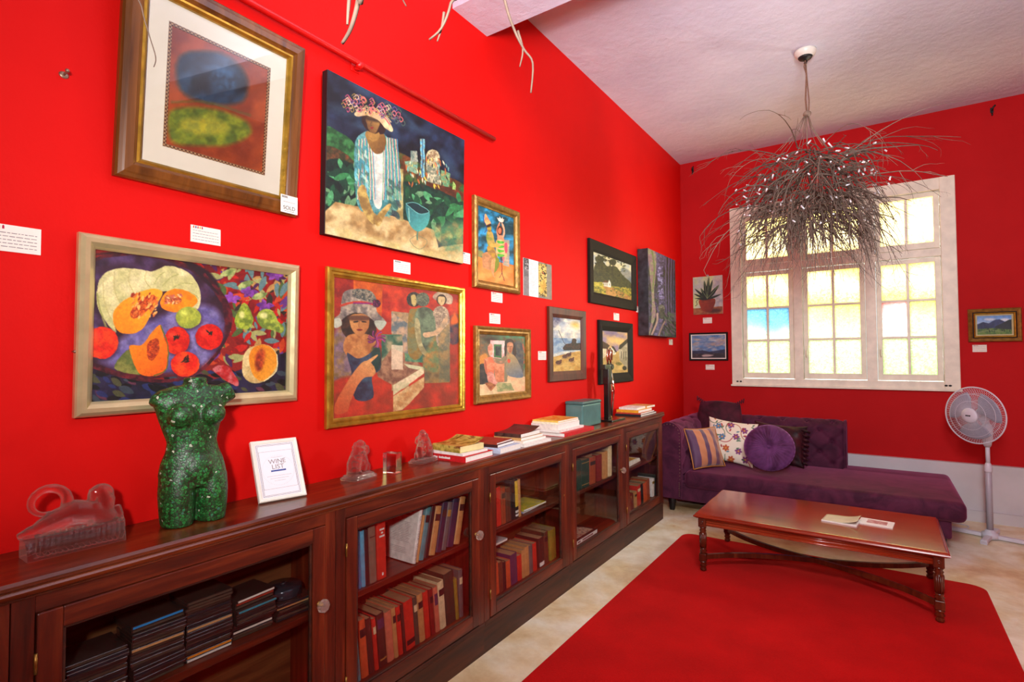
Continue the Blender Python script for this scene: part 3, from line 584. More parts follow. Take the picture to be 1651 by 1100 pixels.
# -- mirror figures, pink (750,470 x5.238)
def art_mirror():
    A = Art((750,470,5.238), [(147,345),(540,358),(538,880),(147,915)], 140, 180, (150,140,110), 11, 5)
    A.poly([(140,340),(545,355),(545,480),(140,420)], (90,150,110), (120,90,60), sc=60, var=.25, sm=False); A.ell(240,400,70,34,(70,50,34),soft=30); A.poly([(147,400),(230,450),(230,560),(147,640)], (110,110,90), (150,110,70), soft=16)
    A.poly([(147,560),(210,530),(230,640),(147,640)], (216,150,70), soft=10); A.poly([(147,640),(210,640),(220,810),(147,812)], (90,80,70), (60,60,60)); A.poly([(515,380),(545,380),(545,640),(515,700)], (90,130,90), (190,110,70), sm=False)
    A.poly([(430,450),(515,435),(515,750),(450,720)], (110,104,92), (80,84,90)); A.poly([(147,812),(380,790),(390,720),(540,745),(540,885),(147,915)], (226,206,160), (232,180,140), sc=80, sm=False); A.poly([(290,800),(410,800),(440,870),(300,880)], (150,160,110), (190,180,130), sm=False)
    A.poly([(242,402),(362,405),(360,540),(330,575),(245,560)], (236,180,170), (240,210,200), sm=False); A.poly([(272,440),(338,440),(336,570),(272,560)], (80,130,80), sm=False); A.poly([(284,458),(330,458),(328,548),(284,545)], (90,96,90), (50,60,60), sm=False); A.line([(292,460),(292,540)],6,(50,50,46))
    A.poly([(270,600),(360,610),(358,790),(285,790)], (232,160,120), (206,130,90), sm=False); A.poly([(222,470),(245,432),(266,470),(258,530),(240,550),(226,520)], (216,140,110), (236,180,150)); A.poly([(190,590),(225,560),(262,560),(272,600),(270,720),(225,730),(200,690)], (236,160,120), (226,130,90))
    A.poly([(192,580),(210,620),(216,700),(200,690)], (190,110,80)); A.poly([(215,710),(260,700),(285,770),(300,800),(265,825),(225,790)], (236,180,160), (210,140,120)); A.poly([(195,800),(240,790),(290,820),(245,875)], (190,130,80), (150,90,60), sm=False)
    A.poly([(255,560),(300,590),(350,590),(375,540),(380,500),(385,580),(350,620),(290,615)], (150,130,100), (200,150,120)); A.poly([(365,420),(400,386),(440,410),(462,500),(450,560),(430,500),(430,420),(385,430),(380,530),(362,540)], (84,60,46), (60,44,36)); A.poly([(384,430),(430,425),(432,480),(410,528),(390,500)], (216,160,120), (190,130,90)); A.line([(410,455),(408,486),(414,488)],3,(140,90,60)); A.poly([(400,500),(420,500),(410,506)],(160,60,50))
    for x in (397,421): A.line([(x-6,456),(x+6,456)],3,(60,40,30))
    A.poly([(385,560),(400,530),(430,530),(470,580),(510,680),(512,750),(380,720)], (186,160,110), (120,130,140), g=(400,560,480,740)); A.ell(398,594,13,20,(214,90,60)); return A.grain(.08, 6)
# -- wreck on a beach (750,470)
def art_wreck():
    A = Art((750,470,5.238), [(767,200),(1001,218),(1000,683),(762,690)], 100, 170, (200,206,200), 13, 4)
    A.poly([(760,190),(1010,210),(1010,400),(760,400)], (226,224,206), (170,180,190), sc=50, var=.2, sm=False); A.poly([(760,195),(860,205),(800,270),(760,290)], (84,84,120), (150,150,160), soft=14); A.ell(955,270,34,30,(240,200,90),soft=20,a=.8); A.ell(900,300,60,22,(250,246,230),soft=22,a=.8)
    A.poly([(760,385),(1010,390),(1010,500),(760,540)], (120,150,180), (170,190,200), sm=False); A.poly([(760,530),(860,505),(1010,490),(1010,560),(760,590)], (226,226,206), (190,200,200), soft=10, sm=False); A.poly([(755,560),(900,520),(1010,500),(1010,700),(755,700)], (214,184,110), (200,160,80), sc=30, var=.15, sm=False)
    A.poly([(858,490),(856,460),(880,440),(920,430),(928,400),(945,388),(965,400),(965,430),(1002,432),(1002,488)], (44,32,32), (90,50,40), sc=10, var=.5); A.line([(812,316),(860,430),(880,445)],4,(50,50,60)); A.line([(824,345),(832,360)],4,(60,60,70)); A.line([(854,494),(1002,490)],8,(20,24,34))
    for x,y,r in ((810,606,26),(865,552,24),(895,538,24),(918,584,24)): A.ell(x,y,r,r*.72,(120,66,50),(70,40,34),sc=8,var=.5,rot=-10); A.ell(x+r*.75,y-r*.7,8,9,(110,60,46)); A.poly([(x-r,y+r*.6),(x+r,y+r*.6),(x+r*.5,y+r),(x-r,y+r*.9)],(150,120,80),soft=5,a=.7)
    return A.grain(.08, 5)
# -- farmhouse under trees (930,370 x4.23)
def art_farm():
    A = Art((930,370,4.23), [(127,122),(396,225),(396,503),(122,455)], 120, 120, (90,90,50), 15, 3)
    A.poly([(120,110),(400,215),(400,340),(120,280)], (226,220,180), (190,200,200), sc=40, sm=False); A.poly([(330,250),(400,290),(400,400),(330,380)], (130,140,140), (160,160,150), soft=8)
    A.poly([(128,270),(150,215),(190,200),(230,240),(290,240),(340,310),(390,360),(390,410),(280,405),(240,360),(128,370)], (56,62,26), (80,80,34), sc=12, var=.5); A.ell(175,185,34,28,(80,84,40),(50,54,24),sc=6,var=.6); A.ell(268,205,26,24,(70,74,36),(44,48,20),sc=6,var=.6); A.scatter(90,(140,150,350,340),22,[(60,64,26),(90,90,44),(40,44,18)],3,a=.8)
    A.line([(165,200),(172,300)],4,(50,40,30)); A.line([(270,210),(262,320)],4,(50,40,30))
    A.poly([(120,370),(200,370),(240,395),(400,410),(400,510),(120,462)], (196,180,60), (120,120,40), sc=16, var=.3, sm=False); A.poly([(195,405),(240,400),(330,440),(392,480),(392,505),(230,478),(215,430)], (206,160,90), (176,130,70)); A.scatter(70,(250,400,396,490),16,[(140,140,50),(90,96,34),(200,180,60)],5,a=.8)
    A.poly([(192,372),(215,362),(240,372),(240,405),(192,400)], (226,220,200), sm=False); A.poly([(188,372),(215,352),(236,362),(240,372)], (110,70,44), sm=False); A.poly([(232,372),(240,345),(252,372),(252,408),(232,406)], (240,236,220), sm=False)
    for x in (200,212,224,242): A.line([(x,378),(x,392)],3,(60,60,50))
    A.poly([(122,372),(190,378),(195,405),(150,410),(122,400)],(210,196,80),(150,150,50)); return A.grain(.1, 4)
def art_street():
    A = Art((930,370,4.23), [(197,680),(372,685),(372,995),(205,1020)], 90, 130, (214,196,150), 17, 3)
    A.poly([(190,670),(380,675),(380,780),(300,840),(190,790)], (170,150,170), (226,190,120), sc=40, var=.15, sm=False); A.ell(250,700,40,20,(140,120,150),soft=18); A.ell(290,760,50,24,(236,200,130),soft=20)
    A.poly([(195,870),(290,850),(315,840),(375,940),(375,1000),(200,1025)], (216,190,120), (196,166,100), sc=30, sm=False); A.poly([(310,810),(372,740),(372,975),(318,910)], (170,160,130), (200,190,160), sm=False); A.poly([(310,822),(318,790),(372,735),(372,765),(325,820)], (70,56,40), sm=False)
    for x in (330,345,360): A.line([(x,840),(x,890+((x-330)*.5))],4,(80,70,56))
    A.poly([(195,820),(230,830),(235,870),(210,900),(197,895)], (226,214,180), sm=False); A.poly([(195,765),(235,785),(250,800),(235,826),(195,825)], (120,84,50), (90,60,36), sm=False); A.poly([(235,830),(262,812),(290,840),(292,862),(245,880)], (240,234,214), sm=False); A.poly([(262,800),(278,805),(300,845),(290,850),(268,815)], (60,48,36), sm=False)
    for x in (256,270,282): A.line([(x,846),(x,858)],3,(90,90,80))
    A.ell(312,935,22,12,(110,100,50),(150,140,70),sc=5); A.ell(350,965,14,16,(60,50,34)); A.line([(228,880),(228,990)],3,(150,120,70)); return A.grain(.08, 4)
def art_forest():
    A = Art((930,370,4.23), [(495,130),(668,212),(680,738),(478,722)], 130, 260, (50,46,60), 19, 3)
    A.poly([(470,120),(690,200),(690,745),(470,730)], (40,44,40), (84,70,110), sc=20, var=.5, sm=False); A.scatter(150,(480,150,680,730),40,[(30,34,34),(90,80,130),(50,66,44),(120,100,150),(20,22,24)],4,ang=85,aspect=4,a=.7)
    A.poly([(545,150),(600,175),(590,300),(600,480),(590,580),(550,720),(520,720),(548,600),(556,480),(548,300)], (116,104,150), (80,72,100), sc=14, var=.3); A.scatter(70,(556,200,590,560),20,[(170,170,210),(70,64,100),(140,130,180),(40,36,60)],7,a=.8)
    A.poly([(495,130),(540,150),(545,260),(525,420),(535,560),(505,650),(485,720),(478,700),(500,600),(508,420),(500,280)], (150,150,120), (150,120,130), sc=20, var=.2); A.line([(520,150),(532,250),(516,400)],8,(120,140,80)); A.line([(545,560),(540,620),(500,715)],14,(176,150,140)); A.line([(610,600),(580,650),(550,725)],12,(150,126,120)); A.ell(575,520,24,26,(90,86,80),(130,130,120),sc=8); A.ell(578,560,20,40,(56,56,56),(90,90,80),sc=8)
    for x in (610,628,645,660): A.line([(x,180),(x-4,420),(x+2,600)],7,R_.choice([(84,76,110),(60,60,70),(104,90,130)])); A.line([(x+8,190),(x+6,600)],4,(24,26,26))
    A.scatter(70,(600,560,680,735),40,[(60,84,60),(90,110,90),(40,50,40),(110,90,110)],9,ang=60,aspect=4); return A.grain(.12, 4)
def art_plant():
    A = Art((930,370,4.23), [(792,330),(992,310),(995,572),(795,580)], 120, 150, (196,206,170), 21, 2)
    A.poly([(785,300),(1000,300),(1000,540),(785,545)], (206,214,160), (190,196,190), sc=60, sm=False); A.poly([(930,330),(1000,310),(1000,530),(930,530)], (180,180,186), (206,200,190), soft=14); A.poly([(785,538),(1000,522),(1000,590),(785,590)], (150,90,60), (176,120,80), sc=20, sm=False); A.ell(930,552,52,14,(90,46,36),soft=8)
    A.poly([(836,480),(940,474),(925,545),(905,560),(865,556),(848,540)], (168,74,44), (130,50,34), g=(840,480,930,550)); A.poly([(834,478),(942,472),(940,494),(836,498)], (186,90,56), (140,60,40), sm=False)
    for (x1,y1,w) in ((900,322,22),(868,350,24),(925,345,20),(970,378,26),(845,400,22),(805,405,18),(800,440,16),(985,440,14),(820,470,14),(955,400,22),(805,470,10)): A.leaf(888,478,x1,y1,w,R_.choice([(56,80,56),(80,104,70),(44,64,50)]),(36,50,44),var=.3)
    for (x1,y1) in ((900,322),(868,350),(970,378),(845,400)): A.line([(888,470),((888+x1)/2,(475+y1)/2),(x1,y1)],2.5,(150,170,120))
    A.line([(830,480),(815,490),(820,510),(808,520)],3,(50,60,46)); return A.grain(.06, 4)
def art_sea():
    A = Art((930,370,4.23), [(775,712),(1015,708),(1015,893),(775,893)], 120, 90, (110,140,180), 23, 2)
    A.poly([(770,700),(1020,700),(1020,840),(770,840)], (96,140,190), (150,170,190), sc=30, var=.2, sm=False); A.scatter(40,(780,730,1010,820),60,[(190,196,200),(120,150,190),(206,176,150),(100,130,170)],3,ang=-6,aspect=5,soft=5,a=.7); A.poly([(860,790),(920,770),(1005,756),(1005,785),(900,795)], (200,170,150), (150,150,170), soft=6, a=.7)
    A.poly([(770,835),(850,830),(900,842),(1020,822),(1020,860),(770,860)], (44,54,84), (60,70,100), soft=3, sm=False); A.poly([(770,858),(1020,852),(1020,900),(770,900)], (50,46,56), (90,80,84), sc=30, sm=False); A.poly([(850,868),(890,862),(930,870),(890,880),(850,878)], (196,180,176), soft=4); return A.grain(.06, 4)
def art_mountain():
    A = Art((1160,270,2.82), [(1170,673),(1332,668),(1333,757),(1172,758)], 120, 70, (120,160,210), 25, 1.5)
    A.poly([(1165,660),(1340,660),(1340,710),(1165,710)], (110,160,220), (170,196,226), g=(1250,668,1250,705), sm=False); A.ell(1300,690,22,6,(226,230,236),soft=4); A.ell(1230,688,26,5,(220,226,236),soft=4)
    A.poly([(1170,712),(1200,700),(1225,706),(1255,690),(1275,688),(1300,700),(1333,695),(1333,735),(1170,735)], (70,84,130), (50,60,96), sm=False); A.poly([(1255,720),(1290,705),(1320,690),(1333,688),(1333,740),(1250,738)], (50,60,70), (40,54,50), sm=False)
    A.poly([(1170,732),(1240,728),(1333,736),(1333,760),(1170,760)], (84,120,60), (120,150,70), sc=10, sm=False); A.line([(1175,748),(1230,738),(1290,745)],3,(150,160,110)); A.scatter(20,(1172,728,1330,745),9,[(40,60,34),(60,84,44)],2,ang=80); return A.grain(.08, 3)
# -- plain colour study in place of a well known print: soft fields of umber, teal black and leaf green
def art_fields():
    A = Art((0,0,3.056), [(826,38),(1318,262),(1292,846),(800,704)], 190, 250, (176,88,40), 27, 6)
    A.poly([(780,20),(1340,240),(1320,860),(780,720)], (184,92,42), (150,70,36), sc=120, var=.12, sm=False)
    A.poly([(900,200),(1080,190),(1200,300),(1190,440),(1060,470),(900,420),(860,300)], (30,44,52), (50,84,110), sc=90, var=.2, soft=16)
    A.poly([(1060,260),(1150,290),(1160,380),(1080,400),(1030,340)], (70,120,160), (40,70,90), soft=24, a=.8)
    A.poly([(830,520),(1000,490),(1180,540),(1230,620),(1120,690),(960,700),(840,680)], (150,160,50), (96,120,50), sc=60, var=.25, soft=14)
    A.poly([(900,560),(1040,545),(1120,600),(1020,640),(900,620)], (206,190,60), (170,170,70), soft=18, a=.8)
    A.line([(840,470),(1000,460),(1220,520)],10,(90,120,60),soft=8,a=.6); return A.grain(.08, 8)
def art_page():
    A = Art((750,290,5.238), [(492,660),(733,718),(728,1012),(493,975)], 130, 160, (150,146,140), 29, .4)
    A.poly([(480,650),(537,665),(540,990),(480,985)], (130,126,124), (150,146,144), sm=False); A.poly([(492,662),(537,670),(537,760),(492,760)], (60,56,56), (140,136,134), sc=8, var=.7, sm=False); A.scatter(24,(494,670,535,755),14,[(20,20,20),(210,206,200),(90,90,90)],2)
    for i in range(7): A.line([(498,772+i*7),(532,776+i*7)],2.4,(70,70,70),sm=False)
    A.poly([(537,666),(620,686),(616,998),(538,982)], (236,236,232), sm=False)
    for i in range(30): A.line([(544,690+i*9.4),(606-R_.uniform(0,12),700+i*9.6)],1.8,(176,178,180),sm=False)
    A.poly([(618,690),(735,716),(730,1014),(616,998)], (140,134,116), (150,144,126), sm=False); A.poly([(620,704),(688,720),(686,988),(618,972)], (226,200,110), (210,180,90), sm=False)
    A.scatter(150,(622,708,686,985),17,[(50,44,34),(120,100,50),(60,60,50),(240,220,140)],8,aspect=3); A.poly([(640,860),(670,850),(680,900),(650,960),(630,940)],(236,206,100),(200,160,70)); A.line([(650,780),(665,800)],5,(190,60,50)); return A
# ---------------------------------------------------------------- materials for pictures
def paintmat(name, rough, bump, coat=0):
    m, nt, b = newmat(name); L = nt.links
    at = N(nt, 'ShaderNodeVertexColor', layer_name='paint'); L.new(at.outputs[0], b.inputs['Base Color']); b.inputs['Roughness'].default_value = rough; b.inputs['Coat Weight'].default_value = coat; b.inputs['Coat Roughness'].default_value = .12
    tc = N(nt, 'ShaderNodeTexCoord'); no = N(nt, 'ShaderNodeTexNoise', i_Scale=60.0, i_Detail=3.0, i_Distortion=1.0); L.new(tc.outputs['Object'], no.inputs['Vector'])
    bp = N(nt, 'ShaderNodeBump', i_Strength=bump, i_Distance=.004); L.new(no.outputs['Fac'], bp.inputs['Height']); L.new(bp.outputs[0], b.inputs['Normal']); return m
M_oil = paintmat('oil paint on canvas', .55, .2, .0); M_print = paintmat('printed paper', .8, .02)
M_gilt = flat('worn gilt frame', (190, 148, 52), .32, .75, var=.3, scale=22, bump=.3)
M_gilt2 = flat('dull gold frame', (150, 112, 50), .4, .5, var=.35, scale=30, bump=.4)
M_silver = flat('champagne silver leaf frame', (216, 202, 152), .28, .55, var=.12, scale=14, bump=.15)
M_dark = flat('black brown frame', (26, 18, 15), .6, var=.2, spec=.2)
M_blk = flat('black painted edge', (22, 20, 22), .6)
M_maho = wood('mahogany frame', (54, 20, 10), (88, 36, 18), (108, 50, 26), 'z', .5, .0)
M_antq = wood('antique brown gilt frame', (70, 36, 10), (118, 68, 22), (146, 88, 34), 'z', .35, scale=.8)
M_antq2 = flat('dark outer moulding', (70, 42, 20), .4, var=.3)
M_mount = flat('cream mount board', (240, 228, 206), .8, var=.02)
M_backing = flat('grey backing paper', (120, 104, 84), .9)
MG_pic = thin_glass('picture glass', refl=.9)
M_card = flat('white card', (240, 232, 220), .7, var=.03); M_ink = flat('grey ink', (150, 136, 138), .8); M_inkd = flat('dark ink', (40, 38, 44), .8)
def moulding(w, h, prof, mb=None):
    """mitred frame: prof = [(inset, depth towards the viewer)...]"""
    mb = mb or MB(); rings = []
    for t, d in prof:
        rings.append([mb.bm.verts.new((sx*(w/2-t), -d, sz*(h/2-t))) for sx, sz in ((-1,-1),(1,-1),(1,1),(-1,1))])
    n = len(rings)
    for i in range(n):
        A, B = rings[i], rings[(i+1) % n]
        for k in range(4):
            mb.bm.faces.new((A[k], A[(k+1)%4], B[(k+1)%4], B[k])).material_index = mb.mi
    return mb
def hang(name, label, outer, side='L', depth=.03, lean=0, cat='painting', group=None):
    """a thing hung on the wall: outer = its four corners in the photo (TL TR BR BL), measured on the plane of its front"""
    if side == 'L':
        P = [atX(*p, WALLX+depth) for p in outer]; u = [p.y for p in P]; rz = PI/2
    else:
        P = [atY(*p, WALLY-depth) for p in outer]; u = [p.x for p in P]; rz = 0
    z = [p.z for p in P]
    w = (u[1]+u[2]-u[0]-u[3])/2; h = (z[0]+z[1]-z[2]-z[3])/2; cu = sum(u)/4; cz = sum(z)/4
    off = h/2*math.sin(lean) + .0002
    loc = (WALLX+off, cu, cz) if side == 'L' else (cu, WALLY-off, cz)
    o = empty(name, loc, rot=(lean, 0, rz), label=label, cat=cat, group=group); return o, w, h
def cpx(A): x0, y0, s = A.crop; return [(x0+a/s, y0+b/s) for a, b in A.corners]
def framed(name, label, outer, A, fw, prof, fmat, side='L', depth=.03, lean=0, glass=False, mat=None, slip=None, mount=None, pos=None, cat='painting', group=None):
    o, w, h = hang(name, label, outer, side, depth, lean, cat, group)
    moulding(w, h, prof).build('frame', fmat, o)
    inset = fw
    if slip: moulding(w-2*inset+.004, h-2*inset+.004, [(0, .006), (0, slip[1]), (slip[0]*.5, slip[1]*1.05), (slip[0], slip[1]*.75), (slip[0], .006)]).build('inner_slip', slip[2], o); inset += slip[0]-.003
    if mount:
        moulding(w-2*inset+.01, h-2*inset+.01, [(0, .004), (0, .010), (mount, .010), (mount, .004)]).build('mount_board', M_mount, o); inset += mount-.002
        if name == 'framed_print':
            moulding(w-2*inset+.012, h-2*inset+.012, [(0, .006), (0, .0115), (.010, .0115), (.010, .006)]).build('beaded_border', beadmat, o)
    pw, ph = w-2*inset+.004, h-2*inset+.004
    art_mesh(A, pw, ph, 'picture', mat or M_oil, o, -.0065)
    MB().box(-w/2+.01, w/2-.01, -.004, -.0005, -h/2+.01, h/2-.01).build('backing_board', M_backing, o)
    if glass: MB().box(-(w/2-fw)-.002, (w/2-fw)+.002, -.0145, -.013, -(h/2-fw)-.002, (h/2-fw)+.002).build('glass', MG_pic, o)
    return o
m_, nt, b = newmat('beaded border'); L = nt.links; tc = N(nt, 'ShaderNodeTexCoord'); ck = N(nt, 'ShaderNodeTexChecker', i_Scale=160.0); L.new(tc.outputs['Object'], ck.inputs['Vector'])
ck.inputs['Color1'].default_value = rgba((90, 52, 30)); ck.inputs['Color2'].default_value = rgba((176, 140, 100)); L.new(ck.outputs[0], b.inputs['Base Color']); beadmat = m_
def P(c, *pts): x0, y0, s = c; return [(x0+a/s, y0+b/s) for a, b in pts]
c1 = (0, 0, 3.056); c2 = (0, 340, 3.056); c3 = (500, 100, 3.235); c4 = (510, 410, 3.667); c5 = (750, 290, 5.238); c6 = (750, 470, 5.238); c7 = (930, 370, 4.23); c8 = (1160, 270, 2.82)
# the largest picture: wide antique frame, gold slip, cream mount, print under glass
o = framed('framed_print', 'largest picture at top left: wide brown gilt frame, cream mount, orange print under glass', [(199, -26), (487, 56), (476, 347), (180, 281)], art_fields(), .058,
    [(0, .002), (0, .022), (.006, .030), (.016, .033), (.022, .036), (.044, .040), (.050, .034), (.058, .028), (.058, .002)], M_antq, depth=.038, lean=.085, glass=True, slip=(.016, .030, M_gilt), mount=.074)
framed('framed_painting', 'still life of pumpkins and tomatoes in a silver gold frame above the green torso', [(126, 374), (487, 428), (478, 648), (123, 673)], art_pumpkin(), .045,
    [(0, .002), (0, .020), (.004, .026), (.014, .034), (.026, .034), (.038, .022), (.045, .013), (.045, .002)], M_silver, depth=.032, lean=.02)
o, w, h = hang('canvas_painting', 'unframed canvas of a woman in a flowered hat before a domed town', [(527, 117), (747, 225), (745, 425), (520, 377)], depth=.035, lean=.02)
MB().box(-w/2, w/2, -.036, -.0, -h/2, h/2, bev=.002).build('canvas_edge', M_blk, o); art_mesh(art_castle(), w*.995, h*.995, 'picture', M_oil, o, -.0368)
framed('framed_painting', 'gold framed painting of a veiled face in a wide hat beside three embracing figures', [(529, 430), (752, 464), (749, 662), (528, 694)], art_hats(), .042,
    [(0, .002), (0, .018), (.006, .026), (.016, .026), (.020, .020), (.030, .022), (.036, .014), (.042, .011), (.042, .002)], M_gilt, depth=.024)
framed('framed_painting', 'narrow painting of two circus figures with a crown, in an old bronze frame', [(767, 313), (840, 343), (839, 475), (766, 462)], art_circus(), .05,
    [(0, .002), (0, .024), (.01, .032), (.022, .026), (.032, .026), (.042, .016), (.05, .012), (.05, .002)], M_gilt2, depth=.03)
framed('framed_painting', 'small pink and ochre painting of figures with a mirror in a carved bronze frame', [(769, 525), (858, 531), (857, 641), (769, 654)], art_mirror(), .05,
    [(0, .002), (0, .022), (.01, .030), (.022, .024), (.032, .024), (.042, .016), (.05, .012), (.05, .002)], M_gilt2, depth=.03)
framed('framed_painting', 'painting of a shipwreck and resting cattle on a beach in a plain wooden frame', [(886, 492), (946, 504), (945, 612), (886, 616)], art_wreck(), .075,
    [(0, .002), (0, .020), (.004, .022), (.05, .02), (.06, .016), (.075, .010), (.075, .002)], M_maho, depth=.022)
framed('framed_painting', 'painting of a white farmhouse under dark trees in a broad black frame', P(c7, (90, 60), (410, 183), (410, 555), (92, 500)), art_farm(), .10,
    [(0, .002), (0, .022), (.006, .026), (.08, .016), (.09, .012), (.1, .010), (.1, .002)], M_dark, depth=.026)
framed('framed_painting', 'painting of a village lane with whitewashed cottages, in a black frame behind the desk lamp', P(c7, (160, 620), (385, 640), (385, 1040), (160, 1055)), art_street(), .09,
    [(0, .002), (0, .022), (.006, .03), (.05, .022), (.08, .012), (.09, .010), (.09, .002)], M_dark, depth=.028)
o, w, h = hang('canvas_painting', 'deep unframed canvas of violet forest trunks hanging nearest the corner', P(c7, (495, 130), (668, 212), (680, 738), (480, 722)), depth=.11, lean=0)
MB().box(-w/2, w/2, -.11, 0, -h/2, h/2, bev=.003).build('canvas_edge', flat('dark painted canvas side', (44, 44, 50), .6, var=.9, scale=14), o); art_mesh(art_forest(), w*.995, h*.995, 'picture', M_oil, o, -.1108)
# magazine spread pinned to the wall
o, w, h = hang('pinned_art_page', 'grey magazine spread with a white text column pinned beside the circus painting', P(c5, (492, 660), (733, 718), (728, 1012), (493, 975)), depth=.003, cat='magazine page')
MB().box(-w/2, w/2, -.0025, 0, -h/2, h/2).build('paper_sheet', M_card, o); art_mesh(art_page(), w, h, 'printed_page', M_print, o, -.0032)
# back wall
o, w, h = hang('canvas_painting', 'small unframed painting of a spiky plant in a clay pot left of the window', P(c7, (792, 330), (992, 310), (995, 575), (795, 582)), 'B', depth=.02)
MB().box(-w/2, w/2, -.019, 0, -h/2, h/2, bev=.001).build('board_edge', M_card, o); art_mesh(art_plant(), w, h, 'picture', M_oil, o, -.0196)
MB().box(-.012, .012, -.021, -.002, h/2-.006, h/2+.018, bev=.002).tube([(-.008, -.012, h/2+.012), (0, -.014, h/2+.03), (.008, -.012, h/2+.012)], .0018, 6).build('clip', flat('steel clip', (170, 160, 160), .3, .8), o)
framed('framed_painting', 'small seascape in a black frame below the plant painting', P(c7, (765, 705), (1030, 702), (1028, 898), (765, 893)), art_sea(), .022, [(0, .002), (0, .022), (.004, .026), (.018, .024), (.022, .014), (.022, .002)], M_dark, 'B', .026, slip=(.012, .016, M_card))
o = framed('framed_painting', 'small mountain landscape in a stepped gold and black frame right of the window', P(c8, (1131, 642), (1377, 639), (1378, 790), (1132, 794)), art_mountain(), .034, [(0, .002), (0, .03), (.008, .04), (.02, .034), (.034, .024), (.034, .002)], M_gilt2, 'B', .04, slip=(.014, .026, M_dark), mount=None)
for c in o.children:
    if c.name.startswith('picture'): pic = c
hh = [c for c in o.children if c.name.startswith('frame')][0]
pw = max(v.co.x for v in pic.data.vertices)*2; ph = max(v.co.z for v in pic.data.vertices)*2
moulding(pw+.004, ph+.004, [(0, .006), (0, .026), (.008, .022), (.014, .012), (.014, .006)]).build('gold_slip', M_gilt, o)
moulding(pw-.024, ph-.024, [(0, .006), (0, .012), (.012, .010), (.012, .006)]).build('linen_slip', flat('linen', (190, 176, 130), .8), o)
for v in pic.data.vertices: v.co.x *= (pw-.045)/pw; v.co.z *= (ph-.045)/ph
# ---------------------------------------------------------------- price cards
dots = [flat('orange print', (226, 90, 40), .8), flat('violet print', (90, 60, 130), .8), flat('red print', (200, 40, 60), .8), flat('yellow print', (230, 180, 60), .8), flat('crimson print', (180, 20, 60), .8)]
def card(corners, label, side='L', lines=4, sold=False, out=.003, dark=False):
    if side == 'L': Q = [atX(*p, WALLX+out) for p in corners]; u = [p.y for p in Q]; rz = PI/2
    else: Q = [atY(*p, WALLY-out) for p in corners]; u = [p.x for p in Q]; rz = 0
    z = [p.z for p in Q]; w = (u[1]+u[2]-u[0]-u[3])/2; h = (z[0]+z[1]-z[2]-z[3])/2; cu, cz = sum(u)/4, sum(z)/4
    loc = (WALLX+out, cu, cz) if side == 'L' else (cu, WALLY-out, cz)
    o = empty('price_sign', loc, rot=(0, 0, rz), label=label, cat='label card')
    MB().box(-w/2, w/2, -.0008, .0027 if out < .01 else .0002, -h/2, h/2).build('card', M_card, o)
    R = random.Random(int(cu*1000)); tx = MB()
    for i in range(lines):
        zz = h/2-h*(.30+.52*i/max(1, lines-1)); x = -w/2+w*.06
        while x < w*.40:
            l = w*R.uniform(.03, .12); tx.box(x, min(x+l, w*.43), -.0014, -.0008, zz-h*.014+R.uniform(-.2, .2)*h*.02, zz+h*.014); x += l+w*.02
    if not sold: tx.build('lettering', M_ink, o)
    else: tx.bm.free()
    for k in range(5):
        x = -w/2+w*(.09+.07*k); lg = MB(); lg.box(x-w*.018, x+w*.018, -.0015, -.0008, h/2-h*.17, h/2-h*.07)
        lg.sphere((x, -.0012, h/2-h*.06), (w*.016, .0006, h*.03), 8, 6); lg.build('logo_figure', M_inkd if dark else dots[k], o)
    if sold:
        fnt('SOLD', h*.30, 'lettering', M_inkd, o, (0, -.0009, -h*.22), (PI/2, 0, 0)); MB().box(-w*.3, w*.3, -.0014, -.0008, -h*.40, -h*.385).build('underline', M_inkd, o)
        MB().box(-w*.36, w*.36, -.0014, -.0008, h*.11, h*.13).build('small_print', M_ink, o)
    return o
card([(453, 313), (480, 319), (479, 346), (452, 342)], 'white card reading SOLD stuck on the lower right corner of the largest picture', sold=True, lines=0, out=.048, dark=True)
card([(-34, 356), (66, 370), (66, 410), (-34, 402)], 'price card on the red wall at the far left, beside the pumpkin painting', lines=5)
card([(308, 362), (356, 371), (355, 397), (307, 389)], 'price card above the top edge of the pumpkin painting', lines=4)
card([(635, 419), (662, 424), (661, 443), (635, 438)], 'price card between the woman and castle canvas and the gold framed hat painting', lines=4, dark=True)
card([(744, 406), (758, 409), (758, 426), (744, 424)], 'price card tucked against the lower right corner of the woman and castle canvas', lines=4, dark=True, out=.003)
card([(793, 471), (810, 473), (810, 489), (792, 486)], 'price card directly below the circus figures painting', lines=4)
card([(790, 505), (807, 507), (806, 523), (789, 521)], 'price card directly above the small pink mirror painting', lines=4)
card([(868, 566), (881, 567), (880, 581), (868, 580)], 'price card left of the shipwreck painting', lines=4)
card([(1026, 494), (1033, 495), (1033, 505), (1026, 503)], 'price card at the lower right corner of the black framed farmhouse painting', lines=3)
card([(989.5, 504.5), (998.5, 506), (998, 517.5), (990, 516)], 'cream price card above the village lane painting', lines=3)
card([(1079, 547), (1084.5, 547.5), (1084.5, 557), (1079, 555.5)], 'tiny price card below the violet forest canvas', lines=3)
card([(1133.3, 512.5), (1148, 512), (1147.8, 521.5), (1133.6, 521.5)], 'price card between the plant painting and the small seascape', 'B', 2)
card([(1137.6, 588), (1152, 588), (1152, 596.5), (1138, 596)], 'price card below the small seascape', 'B', 2)
card([(1568, 556.5), (1591, 556), (1591, 567.5), (1568, 568)], 'price card below the mountain landscape right of the window', 'B', 3)
